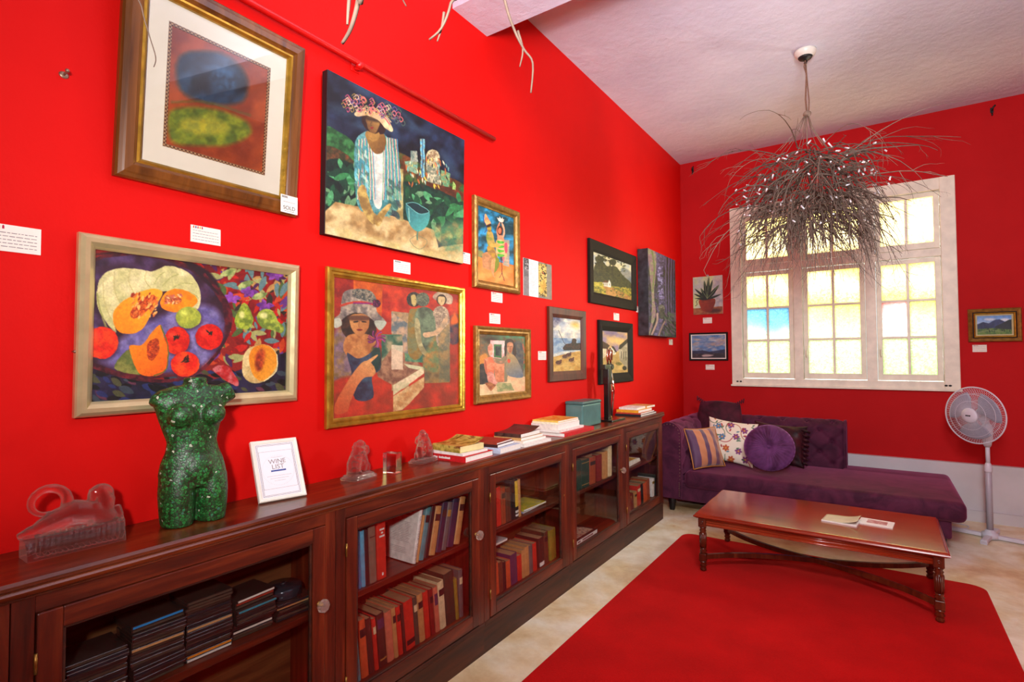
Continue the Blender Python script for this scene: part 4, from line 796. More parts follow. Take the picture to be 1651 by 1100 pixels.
# ---------------------------------------------------------------- the long low bookcase: units side by side under one worktop
M_case = wood('mahogany cabinet wood', (24, 8, 3), (90, 27, 8), (138, 54, 20), 'y', .42, .12)
M_caseV = wood('mahogany cabinet wood upright', (26, 8, 3), (92, 27, 8), (136, 52, 20), 'z', .42, .12)
M_inside = wood('brown cabinet lining', (74, 34, 14), (118, 62, 28), (150, 88, 44), 'y', .6, .0)
M_plinth = wood('dark plinth board', (28, 10, 4), (66, 26, 10), (92, 40, 18), 'y', .55, .0)
M_knob = milkglass('cut glass knob', (1, .95, .88), .35, .12, 1.5)
MG_door = thin_glass('cabinet door glass', (.95, .96, .95), .22)
M_brass = flat('old brass', (150, 110, 50), .35, .8)
XF = -1.728; TOPZ = 1.015; TH = .046
U0_, UW = -.54, .93
bounds = [U0_+UW*i for i in range(7)]
desc = ['bookcase unit at the near left end, almost out of the picture and in shadow', 'glass fronted bookcase unit holding piles of disc cases, below the green torso', 'glass fronted bookcase unit with two full shelves of books and a white paperback', 'glass fronted bookcase unit with a yellow magazine lying on its upper shelf', 'glass fronted bookcase unit with one floral book lying on its empty lower shelf', 'glass fronted bookcase unit at the far end by the purple sofa']
for i in range(6):
    y0, y1 = bounds[i], bounds[i+1]-.002
    u = empty('bookcase_unit', (XF, y0, 0), label=desc[i], cat='bookcase', group='bookcase units along the red wall')
    W = y1-y0; D = WALLX-XF+.004        # local: x from D (wall side, negative) to 0 (front)
    MB().box(D, -.0225, 0, .02, .1605, TOPZ-TH).build('side_panel', M_caseV, u); MB().box(D, -.0225, W-.02, W, .1605, TOPZ-TH).build('side_panel', M_caseV, u)
    MB().box(-.022, 0, 0, .045, .1605, TOPZ-TH, bev=.002).build('stile', M_caseV, u); MB().box(-.022, 0, W-.045, W, .1605, TOPZ-TH, bev=.002).build('stile', M_caseV, u)
    MB().box(-.022, -.0006, .0455, W-.0455, TOPZ-TH-.045, TOPZ-TH).build('top_rail', M_case, u); MB().box(D+.013, -.0225, .0205, W-.0205, TOPZ-TH-.02, TOPZ-TH-.0005).build('top_board', M_case, u)
    MB().box(D, D+.012, .02, W-.02, .17, TOPZ-TH-.02).build('back_panel', M_inside, u)
    MB().box(D+.012, -.022, .02, W-.02, .205, .232, bev=.002).build('bottom_shelf', M_case, u)
    MB().box(D+.012, -.03, .02, W-.02, .578, .603, bev=.002).build('shelf', M_case, u)
    pl = MB().box(D, -.004, 0, W+.002, 0, .16); pl.box(-.006, .004, 0, W+.002, .145, .165, bev=.003); pl.build('plinth', M_plinth, u)
    # door
    d0, d1, z0, z1 = .048, W-.048, .172, TOPZ-TH-.048; t = .052
    dr = MB(); X0, X1 = -.018, .004
    dr.box(X0, X1, d0, d0+t, z0, z1, bev=.003).box(X0, X1, d1-t, d1, z0, z1, bev=.003)
    dr.mi = 1; dr.box(X0, X1, d0+t, d1-t, z1-t, z1, bev=.003).box(X0, X1, d0+t, d1-t, z0, z0+t+.012, bev=.003)
    door = dr.build('door', [M_caseV, M_case], u)
    bd = MB(); e = .008
    for a, b_, c_, d_ in ((d0+t-.001, d0+t+e, z0+t+.01, z1-t+.001), (d1-t-e, d1-t+.001, z0+t+.01, z1-t+.001)): bd.box(X0+.004, X1-.006, a, b_, c_, d_, bev=.003)
    for c_, d_ in ((z0+t+.01, z0+t+.01+e), (z1-t-e, z1-t+.001)): bd.box(X0+.004, X1-.006, d0+t, d1-t, c_, d_, bev=.003)
    bd.build('glazing_bead', M_plinth, door)
    MB().box(-.010, -.007, d0+t-.004, d1-t+.004, z0+t+.006, z1-t+.004).build('glass_pane', MG_door, door)
    ky = d1-.026 if i != 5 else d0+.026; kz = .64
    if i in (1, 2, 4):
        k = MB(); T = Matrix.Translation((.004, ky, kz)) @ Matrix.Rotation(PI/2, 4, 'Y')
        k.lathe([(.008, 0), (.008, .009), (.018, .014), (.025, .024), (.022, .035), (.011, .042), (0, .043)], 8, T, smooth=False); kn = k.build('knob', M_knob, door)
        MB().lathe([(.011, 0), (.011, .003), (.005, .004), (.005, .02), (0, .02)], 12, T).build('knob_rose', M_brass, kn)
    else:
        k = MB(); T = Matrix.Translation((.0035, d1-.026, kz)) @ Matrix.Rotation(PI/2, 4, 'Y'); k.lathe([(.007, 0), (.007, .002), (.003, .002), (.003, .0), (0, 0)], 10, T); k.build('keyhole', M_brass, door)
    hg = MB()
    for z in (z0+.12, z1-.12): hg.tube([(.005, d0-.002, z-.025), (.005, d0-.002, z+.025)], .004, 8)
    hg.build('hinge', M_brass, door)
# worktop with ogee edge
t = MB(); prof = [(WALLX+.001, 1.015), (XF+.012, 1.015), (XF+.020, 1.008), (XF+.020, 1.000), (XF+.014, .996), (XF+.022, .988), (XF+.020, .978), (XF+.008, .972), (XF+.005, .966), (XF+.005, .9705), (WALLX+.001, .9705)]
t.prism(prof, 1, U0_, bounds[6]+.012); o = t.build('bookcase_worktop', wood('reddish worktop wood', (40, 14, 5), (104, 42, 14), (140, 66, 28), 'y', .3, .3))
tag(o, 'long polished reddish brown worktop running over all the bookcase units', 'worktop')
e = MB().box(WALLX+.004, XF-.004, bounds[6]+.0, bounds[6]+.010, 0, .97).build('end_panel', M_caseV)
e.parent = bpy.data.objects['bookcase_unit.005']; e.matrix_parent_inverse = Matrix.Translation(e.parent.location).inverted()
# ---------------------------------------------------------------- books
C_ = dict(navy=(30,32,66), blue=(40,120,170), skyblue=(80,160,196), teal=(70,140,150), black=(22,20,24), greybrown=(120,100,84), red=(206,44,26), darkred=(130,28,22), orange=(206,84,40), tan=(198,142,84), cream=(226,206,160), white=(236,230,224), brown=(96,52,34), darkbrown=(56,32,26), grey=(96,92,92), green=(30,66,54), darkgreen=(34,48,36), salmon=(206,112,84), olive=(150,130,40), yellow=(226,190,60), purple=(70,44,84), rust=(160,70,36), maroon=(120,30,24))
NAMES = dict(skyblue='pale blue', greybrown='grey brown', darkred='dark red', darkbrown='dark brown', darkgreen='dark green', navy='navy blue')
_bm = {}
def bookmat(c):
    c = C_[c] if isinstance(c, str) else c
    return flat('book cloth', c, .55, var=.18, scale=40)
M_pages = flat('page edges', (158, 122, 84), .85, var=.12, scale=90); M_pagesw = flat('white page edges', (240, 236, 228), .85, var=.05, scale=90); M_gold = flat('gilt lettering', (200, 160, 80), .4, .5); M_whitep = flat('white print', (236, 232, 226), .7, var=.02)
def make_book(name, t, h, d, colr, M0, label, cat='book', group=None, pages=None, band=None, hard=.0025, text=None, lines=None):
    """upright book: spine faces +x, thickness along y, origin at the foot of the spine"""
    o = empty(name, (0,0,0), label=label, cat=cat, group=group); o.matrix_world = M0
    c = MB(); b = hard; r = min(.004, t*.2)
    # cover outline in x,y (spine rounded), swept along z
    out = [(-d, 0), (-r*1.2, 0), (0, r), (r*.5, t/2), (0, t-r), (-r*1.2, t), (-d, t), (-d, t-b), (-r*1.4, t-b), (-b, t-r-b*.5), (-b, r+b*.5), (-r*1.4, b), (-d, b)]
    c.prism(out, 2, 0, h); c.build('cover', bookmat(colr), o)
    e = .003 if hard > .0015 else .0004
    MB().box(-d+e, -r*1.5, b+.0002, t-b-.0002, e, h-e).build('pages', pages or M_pages, o)
    if band:
        for f, bc in band:
            x = r*.5
            MB().prism([(-.001, r*.8), (.0006, r), (x+.0008, t/2), (.0006, t-r), (-.001, t-r*.8)], 2, h*f[0], h*f[1]).build('spine_label', bookmat(bc) if bc != 'gold' else M_gold, o)
    return o
ORD = ['first','second','third','fourth','fifth','sixth','seventh','eighth','ninth','tenth','eleventh','twelfth','thirteenth','fourteenth','fifteenth','sixteenth','seventeenth','eighteenth','nineteenth','twentieth','twenty-first']
Rb = random.Random(5)
def shelf_row(crop, items, zs, where, group, xs=-1.772, ylim=None):
    """items: (bottom-left x,y, bottom-right x, top-left x,y, colour, extras) read off the photo and measured on the plane of the spines"""
    x0, y0, s = crop; pe = -9; pt = -9; n = len(items); pl = None
    for i, it in enumerate(items):
        bl = atX(x0+it[0]/s, y0+it[1]/s, xs); br = atX(x0+it[2]/s, y0+it[1]/s-(it[2]-it[0])*.35/s, xs); tl = atX(x0+it[3]/s, y0+it[4]/s, xs)
        yb = bl.y; th = max(.008, br.y-bl.y); zt = tl.z; yt = tl.y
        hgt = max(.12, zt-zs)
        if yb < pe+.0008: yb = pe+.0008
        ln = math.atan2(yt-yb, hgt); 
        if i and pl is not None and ln < pl: ln = pl if hgt >= 0 else ln
        if i and pl is not None and ln > pl+.03: yb += 0
        ln = max(-.35, min(.35, ln)); L_ = hgt/math.cos(ln)
        pl = ln; pe = yb+th/math.cos(ln); pt = yb+math.tan(ln)*hgt+th/math.cos(ln)
        zz = zs+.0004+(th*math.sin(ln) if ln > 0 else 0)
        if ylim and pe > ylim: break
        Mx = Matrix.Translation((xs, yb, zz)) @ Matrix.Rotation(-ln, 4, 'X')
        d = Rb.uniform(.15, .185); c = it[5]; ex = it[6] if len(it) > 6 else {}
        size = 'thin' if th < .022 else ('thick' if th > .042 else '')
        lab = ex.get('label') or f"{size} {NAMES.get(c, c)} book, {ORD[i]} from the left {where}".strip()
        k = {q: v for q, v in ex.items() if q in ('band', 'pages', 'hard')}
        if 'band' not in k and Rb.random() < .45: k['band'] = [((.70, .84), Rb.choice(['gold', 'black', 'darkbrown', 'cream']))] if th > .02 else None
        o = make_book('book', th, L_, ex.get('d', d), c, Mx, lab, group=group, **k)
        if ex.get('do'): ex['do'](o, th, L_, ex.get('d', d))
def paperback(o, t, h, d):
    w = MB()
    w.box(-d*.9, -d*.25, -.0006, -.0001, h*.86, h*.88); w.box(-d*.62, -d*.2, -.0006, -.0001, h*.93, h*.955); w.box(-d*.55, -d*.2, -.0006, -.0001, h*.885, h*.90)
    for i in range(13): w.box(-d*.85+Rb.uniform(0,.01), -d*.2-Rb.uniform(0,.02), -.0006, -.0001, h*(.72-.03*i), h*(.726-.03*i))
    for i in range(4): w.box(-d*.8, -d*.3, -.0006, -.0001, h*(.24-.03*i), h*(.245-.03*i))
    w.build('cover_print', M_ink, o)
    v = MB(); z = h*.06
    while z < h*.95:
        l = Rb.uniform(.004, .012); v.box(-.001, .0016, t*.38, t*.62, z, z+l); z += l+.003 + (.012 if Rb.random() < .2 else 0)
    v.build('spine_lettering', M_inkd, o)
def redtitle(o, t, h, d):
    v = MB()
    for z, a in ((.86, .25), (.80, .1), (.74, .28)): v.box(-.001, .0026, t*(.5-a), t*(.5+a), h*z, h*(z+.03))
    v.box(-.001, .0026, t*.42, t*.58, h*.06, h*.11); v.build('spine_lettering', M_whitep, o)
b1 = (530, 760, 3.237); b2 = (770, 660, 3.4375)
zu, zl = .6032, .2322
shelf_row(b1, [(122,590,150,112,335,'navy'), (152,580,175,130,322,'blue'), (177,572,197,150,322,'skyblue'), (198,562,217,170,315,'black'), (219,553,254,190,300,'greybrown', dict(band=[((.8,.82),'darkbrown')])),
    (258,540,304,252,275,'red', dict(label='thick red book with white title before the gap beside the white paperback', do=redtitle, band=None)),
    (440,470,457,478,208,'white', dict(label='white paperback with text on its cover, leaning on the upper shelf behind glass', do=paperback, band=None, hard=.0008, d=.20, pages=M_pagesw)),
    (459,462,470,496,235,'tan'), (472,450,497,510,195,'teal'), (500,437,522,535,190,'black'), (526,430,556,557,195,'tan'), (562,408,590,600,168,'navy'), (592,392,614,626,170,'grey'), (618,385,652,640,158,'navy'), (656,370,684,668,150,'tan')],
    zu, 'on the shelf with the white paperback', 'books on the upper shelf with the white paperback', ylim=2.15)
shelf_row(b1, [(150,1090,172,126,800,'teal'), (178,1070,213,150,790,'orange'), (215,1045,243,188,780,'darkbrown'), (246,1020,266,222,778,'red'), (270,1010,308,240,760,'darkbrown', dict(band=[((.72,.9),'purple'), ((.12,.15),'gold')])),
    (312,975,346,290,745,'salmon'), (348,950,368,310,730,'tan'), (370,938,392,325,728,'red'), (395,925,408,350,715,'darkbrown'), (410,915,455,370,700,'red', dict(band=[((.1,.2),'black')])), (457,890,478,412,680,'green'), (480,880,507,440,662,'tan'), (510,865,535,468,650,'red'),
    (540,840,560,508,630,'darkred'), (563,822,584,530,620,'salmon', dict(band=[((.6,.85),'purple')])), (587,812,616,560,590,'cream'), (620,795,666,598,545,'darkgreen'), (669,765,684,650,570,'olive'), (687,758,706,680,520,'grey')],
    zl, 'on the shelf below the white paperback', 'books on the lower shelf below the white paperback', ylim=2.19)
shelf_row(b2, [(85,690,98,78,450,'grey'), (110,665,134,80,445,'red'), (138,655,160,104,447,'rust'), (164,648,188,126,452,'brown'), (190,638,209,137,415,'black'),
    (211,620,230,155,412,'black', dict(label='black book with yellow spine lettering leaning beside the yellow magazine', band=[((.30,.97),'yellow'), ((.05,.1),'white'), ((.14,.2),'white')])), (232,608,244,172,410,'tan')],
    zu, 'beside the yellow magazine', 'books leaning beside the yellow magazine')
shelf_row(b2, [(92,1035,122,85,865,'orange'), (125,1020,146,105,862,'brown'), (149,1008,163,125,860,'black'), (165,1000,187,145,855,'orange'), (190,990,224,170,820,'purple'), (227,965,249,215,820,'red'), (252,950,268,238,790,'tan'), (270,938,290,250,775,'tan'), (292,925,310,268,770,'grey'),
    (313,915,332,290,758,'red'), (345,895,372,312,735,'darkbrown', dict(band=[((.03,.16),'white')])), (376,868,396,325,710,'brown'), (405,850,438,358,698,'olive')],
    zl, 'on the shelf below the yellow magazine', 'books on the lower shelf below the yellow magazine')
shelf_row(b2, [(545,440,575,545,290,'green'), (577,438,620,575,288,'green', dict(band=[((.1,.12),'gold'), ((.88,.9),'gold')])), (624,440,655,620,272,'rust'), (664,415,690,652,262,'darkred'), (696,390,722,672,248,'tan'), (727,372,745,700,215,'cream')],
    zu, 'on the shelf above the floral book', 'books on the upper shelf above the floral book')
b3 = (1000, 660, 6.11)
shelf_row(b3, [(92,1015,104,84,830,'rust'), (108,1010,120,96,835,'darkred'), (124,1005,136,106,840,'maroon'), (150,995,170,128,830,'tan'), (180,975,208,165,765,'red'), (212,955,232,200,745,'black'), (238,945,270,230,735,'orange'), (274,925,296,262,700,'rust'), (314,892,338,316,690,'white', dict(pages=M_pagesw)), (341,872,356,338,655,'darkgreen')],
    zl, 'on the lower shelf nearest the sofa', 'books on the lower shelf of the last unit', ylim=5.012)
# ---- lying books and papers
def lying(name, cx, cy, z, lx, ly, t, colr, label, rz=0, cat='book', group=None, pages=None, hard=.002, curl=0, art=None, spine='-y', top=None, tilt=0, text=None):
    """book lying flat; its spine runs along local x at the -y side"""
    o = empty(name, (cx, cy, z+.0003), label=label, cat=cat, group=group, rot=(tilt, 0, rz+(0 if spine == '-y' else (PI/2 if spine == '+x' else PI))))
    if spine == '+x': lx, ly = ly, lx
    x0, x1, y0, y1 = -lx/2, lx/2, -ly/2, ly/2; b = hard
    c = MB()
    if curl:
        n = 9
        up = [(y0+(y1-y0)*i/n, t-b+curl*max(0, (i/n-.35))**2*2.2) for i in range(n+1)]
        low = [(y, zz+b) for y, zz in reversed(up)]
        c.prism([(y1, 0), (y1, b), (y0+b, b)] + [(y0+b, t-b)] + up[1:] + low[:-1] + [(y0, t), (y0, 0)], 0, x0, x1)
    else: c.prism([(y0, 0), (y1, 0), (y1, b), (y0+b, b), (y0+b, t-b), (y1, t-b), (y1, t), (y0, t)], 0, x0, x1)
    c.build('cover', colr if hasattr(colr, 'node_tree') else bookmat(colr), o)
    e = .003 if hard > .0015 else .0008
    MB().box(x0+e, x1-e, y0+b+.0002, y1-e, b+.0002, t-b-.0002).build('pages', pages or M_pagesw, o)
    if top: MB().box(x0+lx*.08, x1-lx*.08, y0+ly*.12, y1-ly*.1, t+.0001, t+.0006).build('cover_picture', top, o)
    if text: fnt(text, t*.62, 'spine_lettering', M_whitep, o, (x0+lx*.12, y0-.0003, t*.5), (PI/2, 0, 0), align='LEFT')
    return o
def pic3(name, cols, scale):
    m, nt, b = newmat(name); L = nt.links; tc = N(nt, 'ShaderNodeTexCoord'); no = N(nt, 'ShaderNodeTexNoise', i_Scale=scale, i_Detail=3.0, i_Distortion=1.2); L.new(tc.outputs['Object'], no.inputs['Vector'])
    r = N(nt, 'ShaderNodeValToRGB'); e = r.color_ramp.elements; n = len(cols); e[0].position = .3; e[0].color = rgba(cols[0]); e[1].position = .7; e[1].color = rgba(cols[-1])
    for i in range(1, n-1): e.new(.3+.4*i/(n-1)).color = rgba(cols[i])
    L.new(no.outputs['Fac'], r.inputs[0]); L.new(r.outputs[0], b.inputs['Base Color']); b.inputs['Roughness'].default_value = .35; return m
P_gold = pic3('gold and olive cover', [(70,60,20),(150,130,50),(206,180,90),(110,60,30)], 14); P_dark = pic3('dark photo cover', [(40,24,22),(70,50,44),(96,60,50)], 20)
P_warm = pic3('warm landscape cover', [(150,60,20),(220,130,30),(236,200,90),(120,40,20)], 12); P_flor = pic3('floral cover', [(60,20,20),(140,60,50),(220,190,160),(90,30,40),(236,220,200)], 30)
P_yel = pic3('yellow picture cover', [(120,140,180),(200,180,50),(226,200,70),(180,120,50)], 16); P_mag = pic3('flower magazine cover', [(40,50,44),(90,100,90),(214,206,196),(150,60,50),(50,60,54)], 26); P_red = pic3('pale red cover', [(160,40,60),(200,120,130),(230,214,214)], 20)
T = TOPZ
g1 = 'books stacked beside the glass figures'
lying('book', -1.856, 2.215, T, .25, .245, .030, (196, 24, 30), 'large red hardback with white spine lettering, lowest in the stack beside the glass figures', .03, group=g1)
o = bpy.data.objects[[x.name for x in col.objects if x.name.startswith('book') and x.parent is None and x.type == 'EMPTY'][-1]]
v = MB(); x = -.10
for k in range(16):
    l = Rb.uniform(.004, .007); v.box(x, x+l, -.1232, -.1222, .010, .019+(.002 if k % 3 == 0 else 0)); x += l+.0022 + (.008 if k == 5 else 0)
v.build('spine_lettering', M_whitep, o)
lying('book', -1.866, 2.205, T+.0305, .235, .21, .013, 'white', 'thin white book between the red hardback and the green gold paperback', .0, group=g1, hard=.0008)
lying('book', -1.862, 2.200, T+.044, .20, .185, .033, P_gold, 'green gold paperback with curled cover, topmost in the stack beside the glass figures', -.06, group=g1, pages=flat('cream pages', (230,212,150), .8), hard=.0012, curl=.030, top=None)
g2 = 'books stacked left of the middle of the worktop'
lying('book', -1.853, 2.50, T, .24, .22, .030, (190, 200, 224), 'pale blue and white book at the bottom of the stack with the maroon notebook', .05, group=g2, hard=.001)
lying('book', -1.866, 2.485, T+.0305, .215, .19, .016, (60, 24, 22), 'dark covered book with white pages directly under the maroon notebook', .1, group=g2, hard=.0015)
lying('book', -1.866, 2.480, T+.047, .20, .185, .010, (150, 52, 30), 'maroon notebook on top of the second stack of books', .13, group=g2, hard=.0015)
g3 = 'books stacked under the dark curled book'
lying('book', -1.85, 2.80, T, .24, .30, .018, 'white', 'wide white book at the bottom of the stack under the dark curled book', -.02, group=g3, hard=.0008)
lying('book', -1.862, 2.79, T+.0185, .22, .27, .014, (226, 214, 196), 'cream book second from the bottom under the dark curled book', .02, group=g3, hard=.0008)
lying('book', -1.866, 2.785, T+.033, .20, .25, .017, (206, 160, 100), 'tan spined book directly under the dark curled book', .0, group=g3, hard=.001)
lying('book', -1.866, 2.77, T+.0505, .19, .23, .022, P_dark, 'dark brown paperback with an upturned cover on top of the third stack', .04, group=g3, hard=.001, curl=.028)
g4 = 'books in the tall stack before the green tin'
lying('book', -1.85, 3.34, T, .25, .44, .026, (200, 20, 30), 'long red hardback at the bottom of the tall stack before the green tin', -.0, group=g4, spine='+x')
lying('book', -1.872, 3.29, T+.0265, .22, .36, .016, 'white', 'white book lying directly on the long red hardback', .0, group=g4, hard=.0008, spine='+x')
lying('book', -1.878, 3.27, T+.043, .21, .31, .036, (232, 226, 214), 'thick white book in the middle of the tall stack before the green tin', .0, group=g4, hard=.001)
lying('book', -1.878, 3.27, T+.0795, .205, .30, .012, (240, 232, 200), 'cream book directly under the yellow picture book of the tall stack', .02, group=g4, hard=.0008)
lying('book', -1.878, 3.27, T+.092, .20, .29, .010, (230, 196, 90), 'yellow book with an orange landscape cover on top of the tall stack', .0, group=g4, hard=.0012, top=P_warm)
g5 = 'books stacked at the far end of the worktop'
lying('book', -1.858, 4.72, T, .24, .40, .016, (24, 26, 34), 'black covered book with white pages at the bottom of the far end stack', .0, group=g5)
lying('book', -1.862, 4.71, T+.0165, .23, .36, .012, (190, 60, 40), 'red spined thin book second in the far end stack', .02, group=g5, hard=.001)
lying('book', -1.868, 4.70, T+.029, .21, .32, .024, (230, 164, 40), 'yellow orange book in the middle of the far end stack', -.02, group=g5, hard=.0015)
lying('book', -1.872, 4.66, T+.0535, .17, .22, .020, (236, 230, 220), 'small white book on top of the far end stack behind the lamp', .03, group=g5, hard=.0008)
lying('book', -1.872, 4.885, T+.0535, .19, .20, .018, (214, 160, 92), 'tan covered book on top of the far end stack nearest the corner', -.03, group=g5, hard=.0015)
# inside the units
lying('magazine', -1.885, 2.845, zu, .18, .27, .006, (150, 160, 190), 'blue edged magazine under the yellow one on the bookcase shelf', .05, cat='magazine', hard=.0006)
lying('magazine', -1.88, 2.86, zu+.0065, .175, .25, .010, (206, 180, 50), 'yellow picture magazine lying on the upper shelf of the middle unit', -.03, cat='magazine', hard=.0006, top=P_yel)
lying('book', -1.885, 2.53, zl+.240, .12, .14, .012, (190, 186, 190), 'silvery book lying flat on top of the lower shelf books', .0, hard=.001)
lying('book', -1.86, 3.50, zl, .19, .36, .030, (60, 26, 24), 'white spined book with a dark floral cover alone on the lower shelf of its unit', .0, spine='+x', top=P_flor)
o = [x for x in col.objects if x.name.startswith('book') and x.parent is None and x.type == 'EMPTY'][-1]
v = MB().box(-.178, .178, -.0958, -.0951, .003, .027); v.build('white_spine', M_whitep, o); v = MB(); x = -.13
for k in range(16):
    l = Rb.uniform(.007, .011); v.box(x, x+l, -.0966, -.0957, .009, .021); x += l+.004+(.03 if k == 2 else 0)
v.build('spine_lettering', flat('maroon ink', (120, 20, 40), .7), o)
o = lying('book', -1.87, 3.635, zu+.186, .13, .12, .026, (150, 100, 70), 'small tan book lying flat on the green books of the upper shelf', .0, pages=M_pages)
lying('magazine', -1.88, 4.50, zu, .18, .30, .014, (200, 70, 50), 'red edged magazine under the open white one in the last unit', .05, cat='magazine', hard=.0006)
lying('magazine', -1.868, 4.47, zu+.0145, .17, .26, .022, (236, 230, 220), 'white spined magazine with an orange cover lying in the last unit', .0, cat='magazine', hard=.001, top=P_warm, spine='+x')
o = empty('magazine', (-1.955, 4.27, zu+.045), rot=(0, .42, 0), label='flower covered magazine leaning at the back of the upper shelf in the last unit', cat='magazine')
o.matrix_world = Matrix.Translation((-1.90, 4.27, zu+.0385)) @ Matrix.Rotation(-.28, 4, 'Y')
MB().box(0, .006, 0, .28, 0, .22).build('pages', M_pagesw, o); MB().box(.0062, .0072, -.001, .281, -.001, .221).build('cover', P_mag, o)

# ---------------------------------------------------------------- disc cases in the second unit
M_cd = flat('smoky plastic case', (58, 42, 38), .18, var=.3, scale=30, coat=.6)
def disc_case(x, y, z, rz, spine, label, group=None, t=.0102, cover=None):
    o = empty('disc_case', (x, y, z), rot=(0, 0, rz), label=label, cat='disc case', group=group)
    MB().box(-.0625, .0625, -.071, .071, .0004, t-.0004, bev=.0008, seg=1).build('plastic_case', cover or M_cd, o)
    MB().box(.0626, .0630, -.067, .067, .002, t-.002).build('spine_insert', spine, o)
    return o
Rc = random.Random(21)
spd = [flat('dark spine insert', c, .4, var=.2) for c in ((40,30,30),(62,44,38),(34,32,40),(74,58,46),(50,28,26))]
sp_blue = flat('bright blue insert', (30, 130, 200), .4); sp_org = flat('orange insert', (220, 130, 30), .4); sp_wh = flat('white insert', (220, 210, 200), .4); sp_teal = flat('teal insert', (50, 130, 150), .4); sp_red = flat('red insert', (160, 50, 30), .4); sp_tan = flat('tan insert', (190, 140, 90), .4)
zshelf = .6036
stacks = [(.585, 13, 'leftmost', {2: (sp_wh, 'disc case with a white spine low in the leftmost pile')}), (.735, 17, 'second', {10: (sp_tan, 'disc case with a pale tan spine halfway up the second pile'), 16: (sp_blue, 'disc case with a bright blue spine on top of the second pile')}),
    (.885, 18, 'third', {0: (sp_wh, 'disc case with a white spine at the bottom of the third pile'), 1: (sp_org, 'disc case with an orange spine near the bottom of the third pile'), 9: (sp_tan, 'disc case with a tan spine halfway up the third pile')}),
    (1.035, 13, 'fourth', {2: (sp_wh, 'disc case with a white spine low in the fourth pile'), 9: (sp_teal, 'disc case with a teal spine near the top of the fourth pile'), 11: (sp_red, 'disc case with a reddish spine under the topmost of the fourth pile'), 12: (sp_wh, 'disc case with a white spine and black cover on top of the fourth pile')})]
for (y, n, nm, sp) in stacks:
    z = zshelf; xx = 0; rz = 0
    for k in range(n):
        if k % 5 == 0: xx = Rc.uniform(-.012, .012); rz = Rc.uniform(-.05, .05)
        s_, lb = sp.get(k, (Rc.choice(spd), f'dark disc case in the {nm} pile of the disc case unit'))
        disc_case(-1.845+xx+Rc.uniform(-.004, .004), y+Rc.uniform(-.002, .002), z, rz+Rc.uniform(-.02, .02), s_, lb, None if k in sp else f'dark disc cases of the {nm} pile'); z += .0103
M_disc = flat('smoky disc', (52, 56, 66), .15, .4)
z = zshelf
for k in range(6): disc_case(-1.85+Rc.uniform(-.01,.01), 1.19, z, Rc.uniform(-.1, .1), Rc.choice(spd) if k != 4 else sp_tan, 'dark disc case in the short pile under the disc tub' if k != 4 else 'disc case with a pale spine under the disc tub', 'dark disc cases under the tub' if k != 4 else None); z += .0103
o = empty('disc_tub', (-1.86, 1.185, z), label='round smoky disc tub lying on the shortest pile of disc cases', cat='disc tub')
MB().lathe([(.064, 0), (.067, .004), (.067, .030), (.062, .036), (0, .038)], 32).build('tub_lid', M_disc, o); MB().lathe([(.010, .038), (.010, .043), (0, .044)], 12).build('lid_button', spd[2], o)

# ---------------------------------------------------------------- things on the worktop
# tin box
o = empty('tin_box', (-1.905, 3.75, T), label='grey green metal tin box behind the tall book stack', cat='tin box')
M_tin = flat('sea green enamelled tin', (78, 122, 118), .35, var=.15, scale=12, coat=.2)
MB().box(-.075, .075, -.16, .16, 0, .172, bev=.012, seg=3).build('body', M_tin, o); MB().box(-.078, .078, -.163, .163, .168, .195, bev=.012, seg=3).build('lid', flat('darker tin lid', (66, 102, 100), .35, var=.15), o)
# folded desk lamp
o = empty('desk_lamp', (-1.875, 4.13, T), label='black desk lamp with folded chrome arms before the village lane painting', cat='lamp')
M_lb = flat('black lacquered metal', (24, 16, 14), .3, coat=.4); M_chr = flat('chrome', (230, 220, 200), .08, 1.0, var=.02)
MB().box(-.085, .085, -.10, .17, 0, .014, bev=.003).build('base', M_lb, o); MB().box(-.022, .022, -.027, .027, .014, .33, bev=.003).build('column', M_lb, o)
MB().box(-.026, .026, -.032, .036, .30, .44, bev=.004).build('sleeve', M_lb, o)
k = MB().box(-.024, .024, -.085, .06, .425, .465, bev=.004); k.lathe([(.022, -.03), (.026, -.02), (.026, .02), (.022, .03)], 20, Matrix.Translation((0, .05, .445)) @ Matrix.Rotation(PI/2, 4, 'Y')); k.build('head_bar', M_lb, o)
for dx in (-.012, .012):
    MB().tube([(dx, .045, .44), (dx, .10, .24), (dx, .05, .016)], .0085, 8).build('lower_arm', M_chr, o)
MB().tube([(-.014, .10, .24), (.014, .10, .24)], .009, 10).build('elbow_joint', M_chr, o)
for dx in (-.012, .012): MB().tube([(dx, .05, .45), (dx, .03, .53), (dx, .04, .60), (dx, .075, .58), (dx, .06, .50)], .0085, 8).build('upper_arm', M_chr, o)
MB().lathe([(.02, 0), (.022, .004), (.012, .02), (.008, .03)], 16, Matrix.Translation((0, .05, .014))).build('foot_cup', flat('warm brass', (220, 160, 60), .2, .9), o)
# acrylic block
o = MB().box(-.034, .034, -.026, .026, 0, .095, bev=.002).build('acrylic_block', crystal('clear acrylic', (1, 1, 1), .0, 1.49), loc=(-1.866, 1.735, T+.0005), rz=.25)
tag(o, 'clear acrylic block standing between two glass figures', 'paperweight')
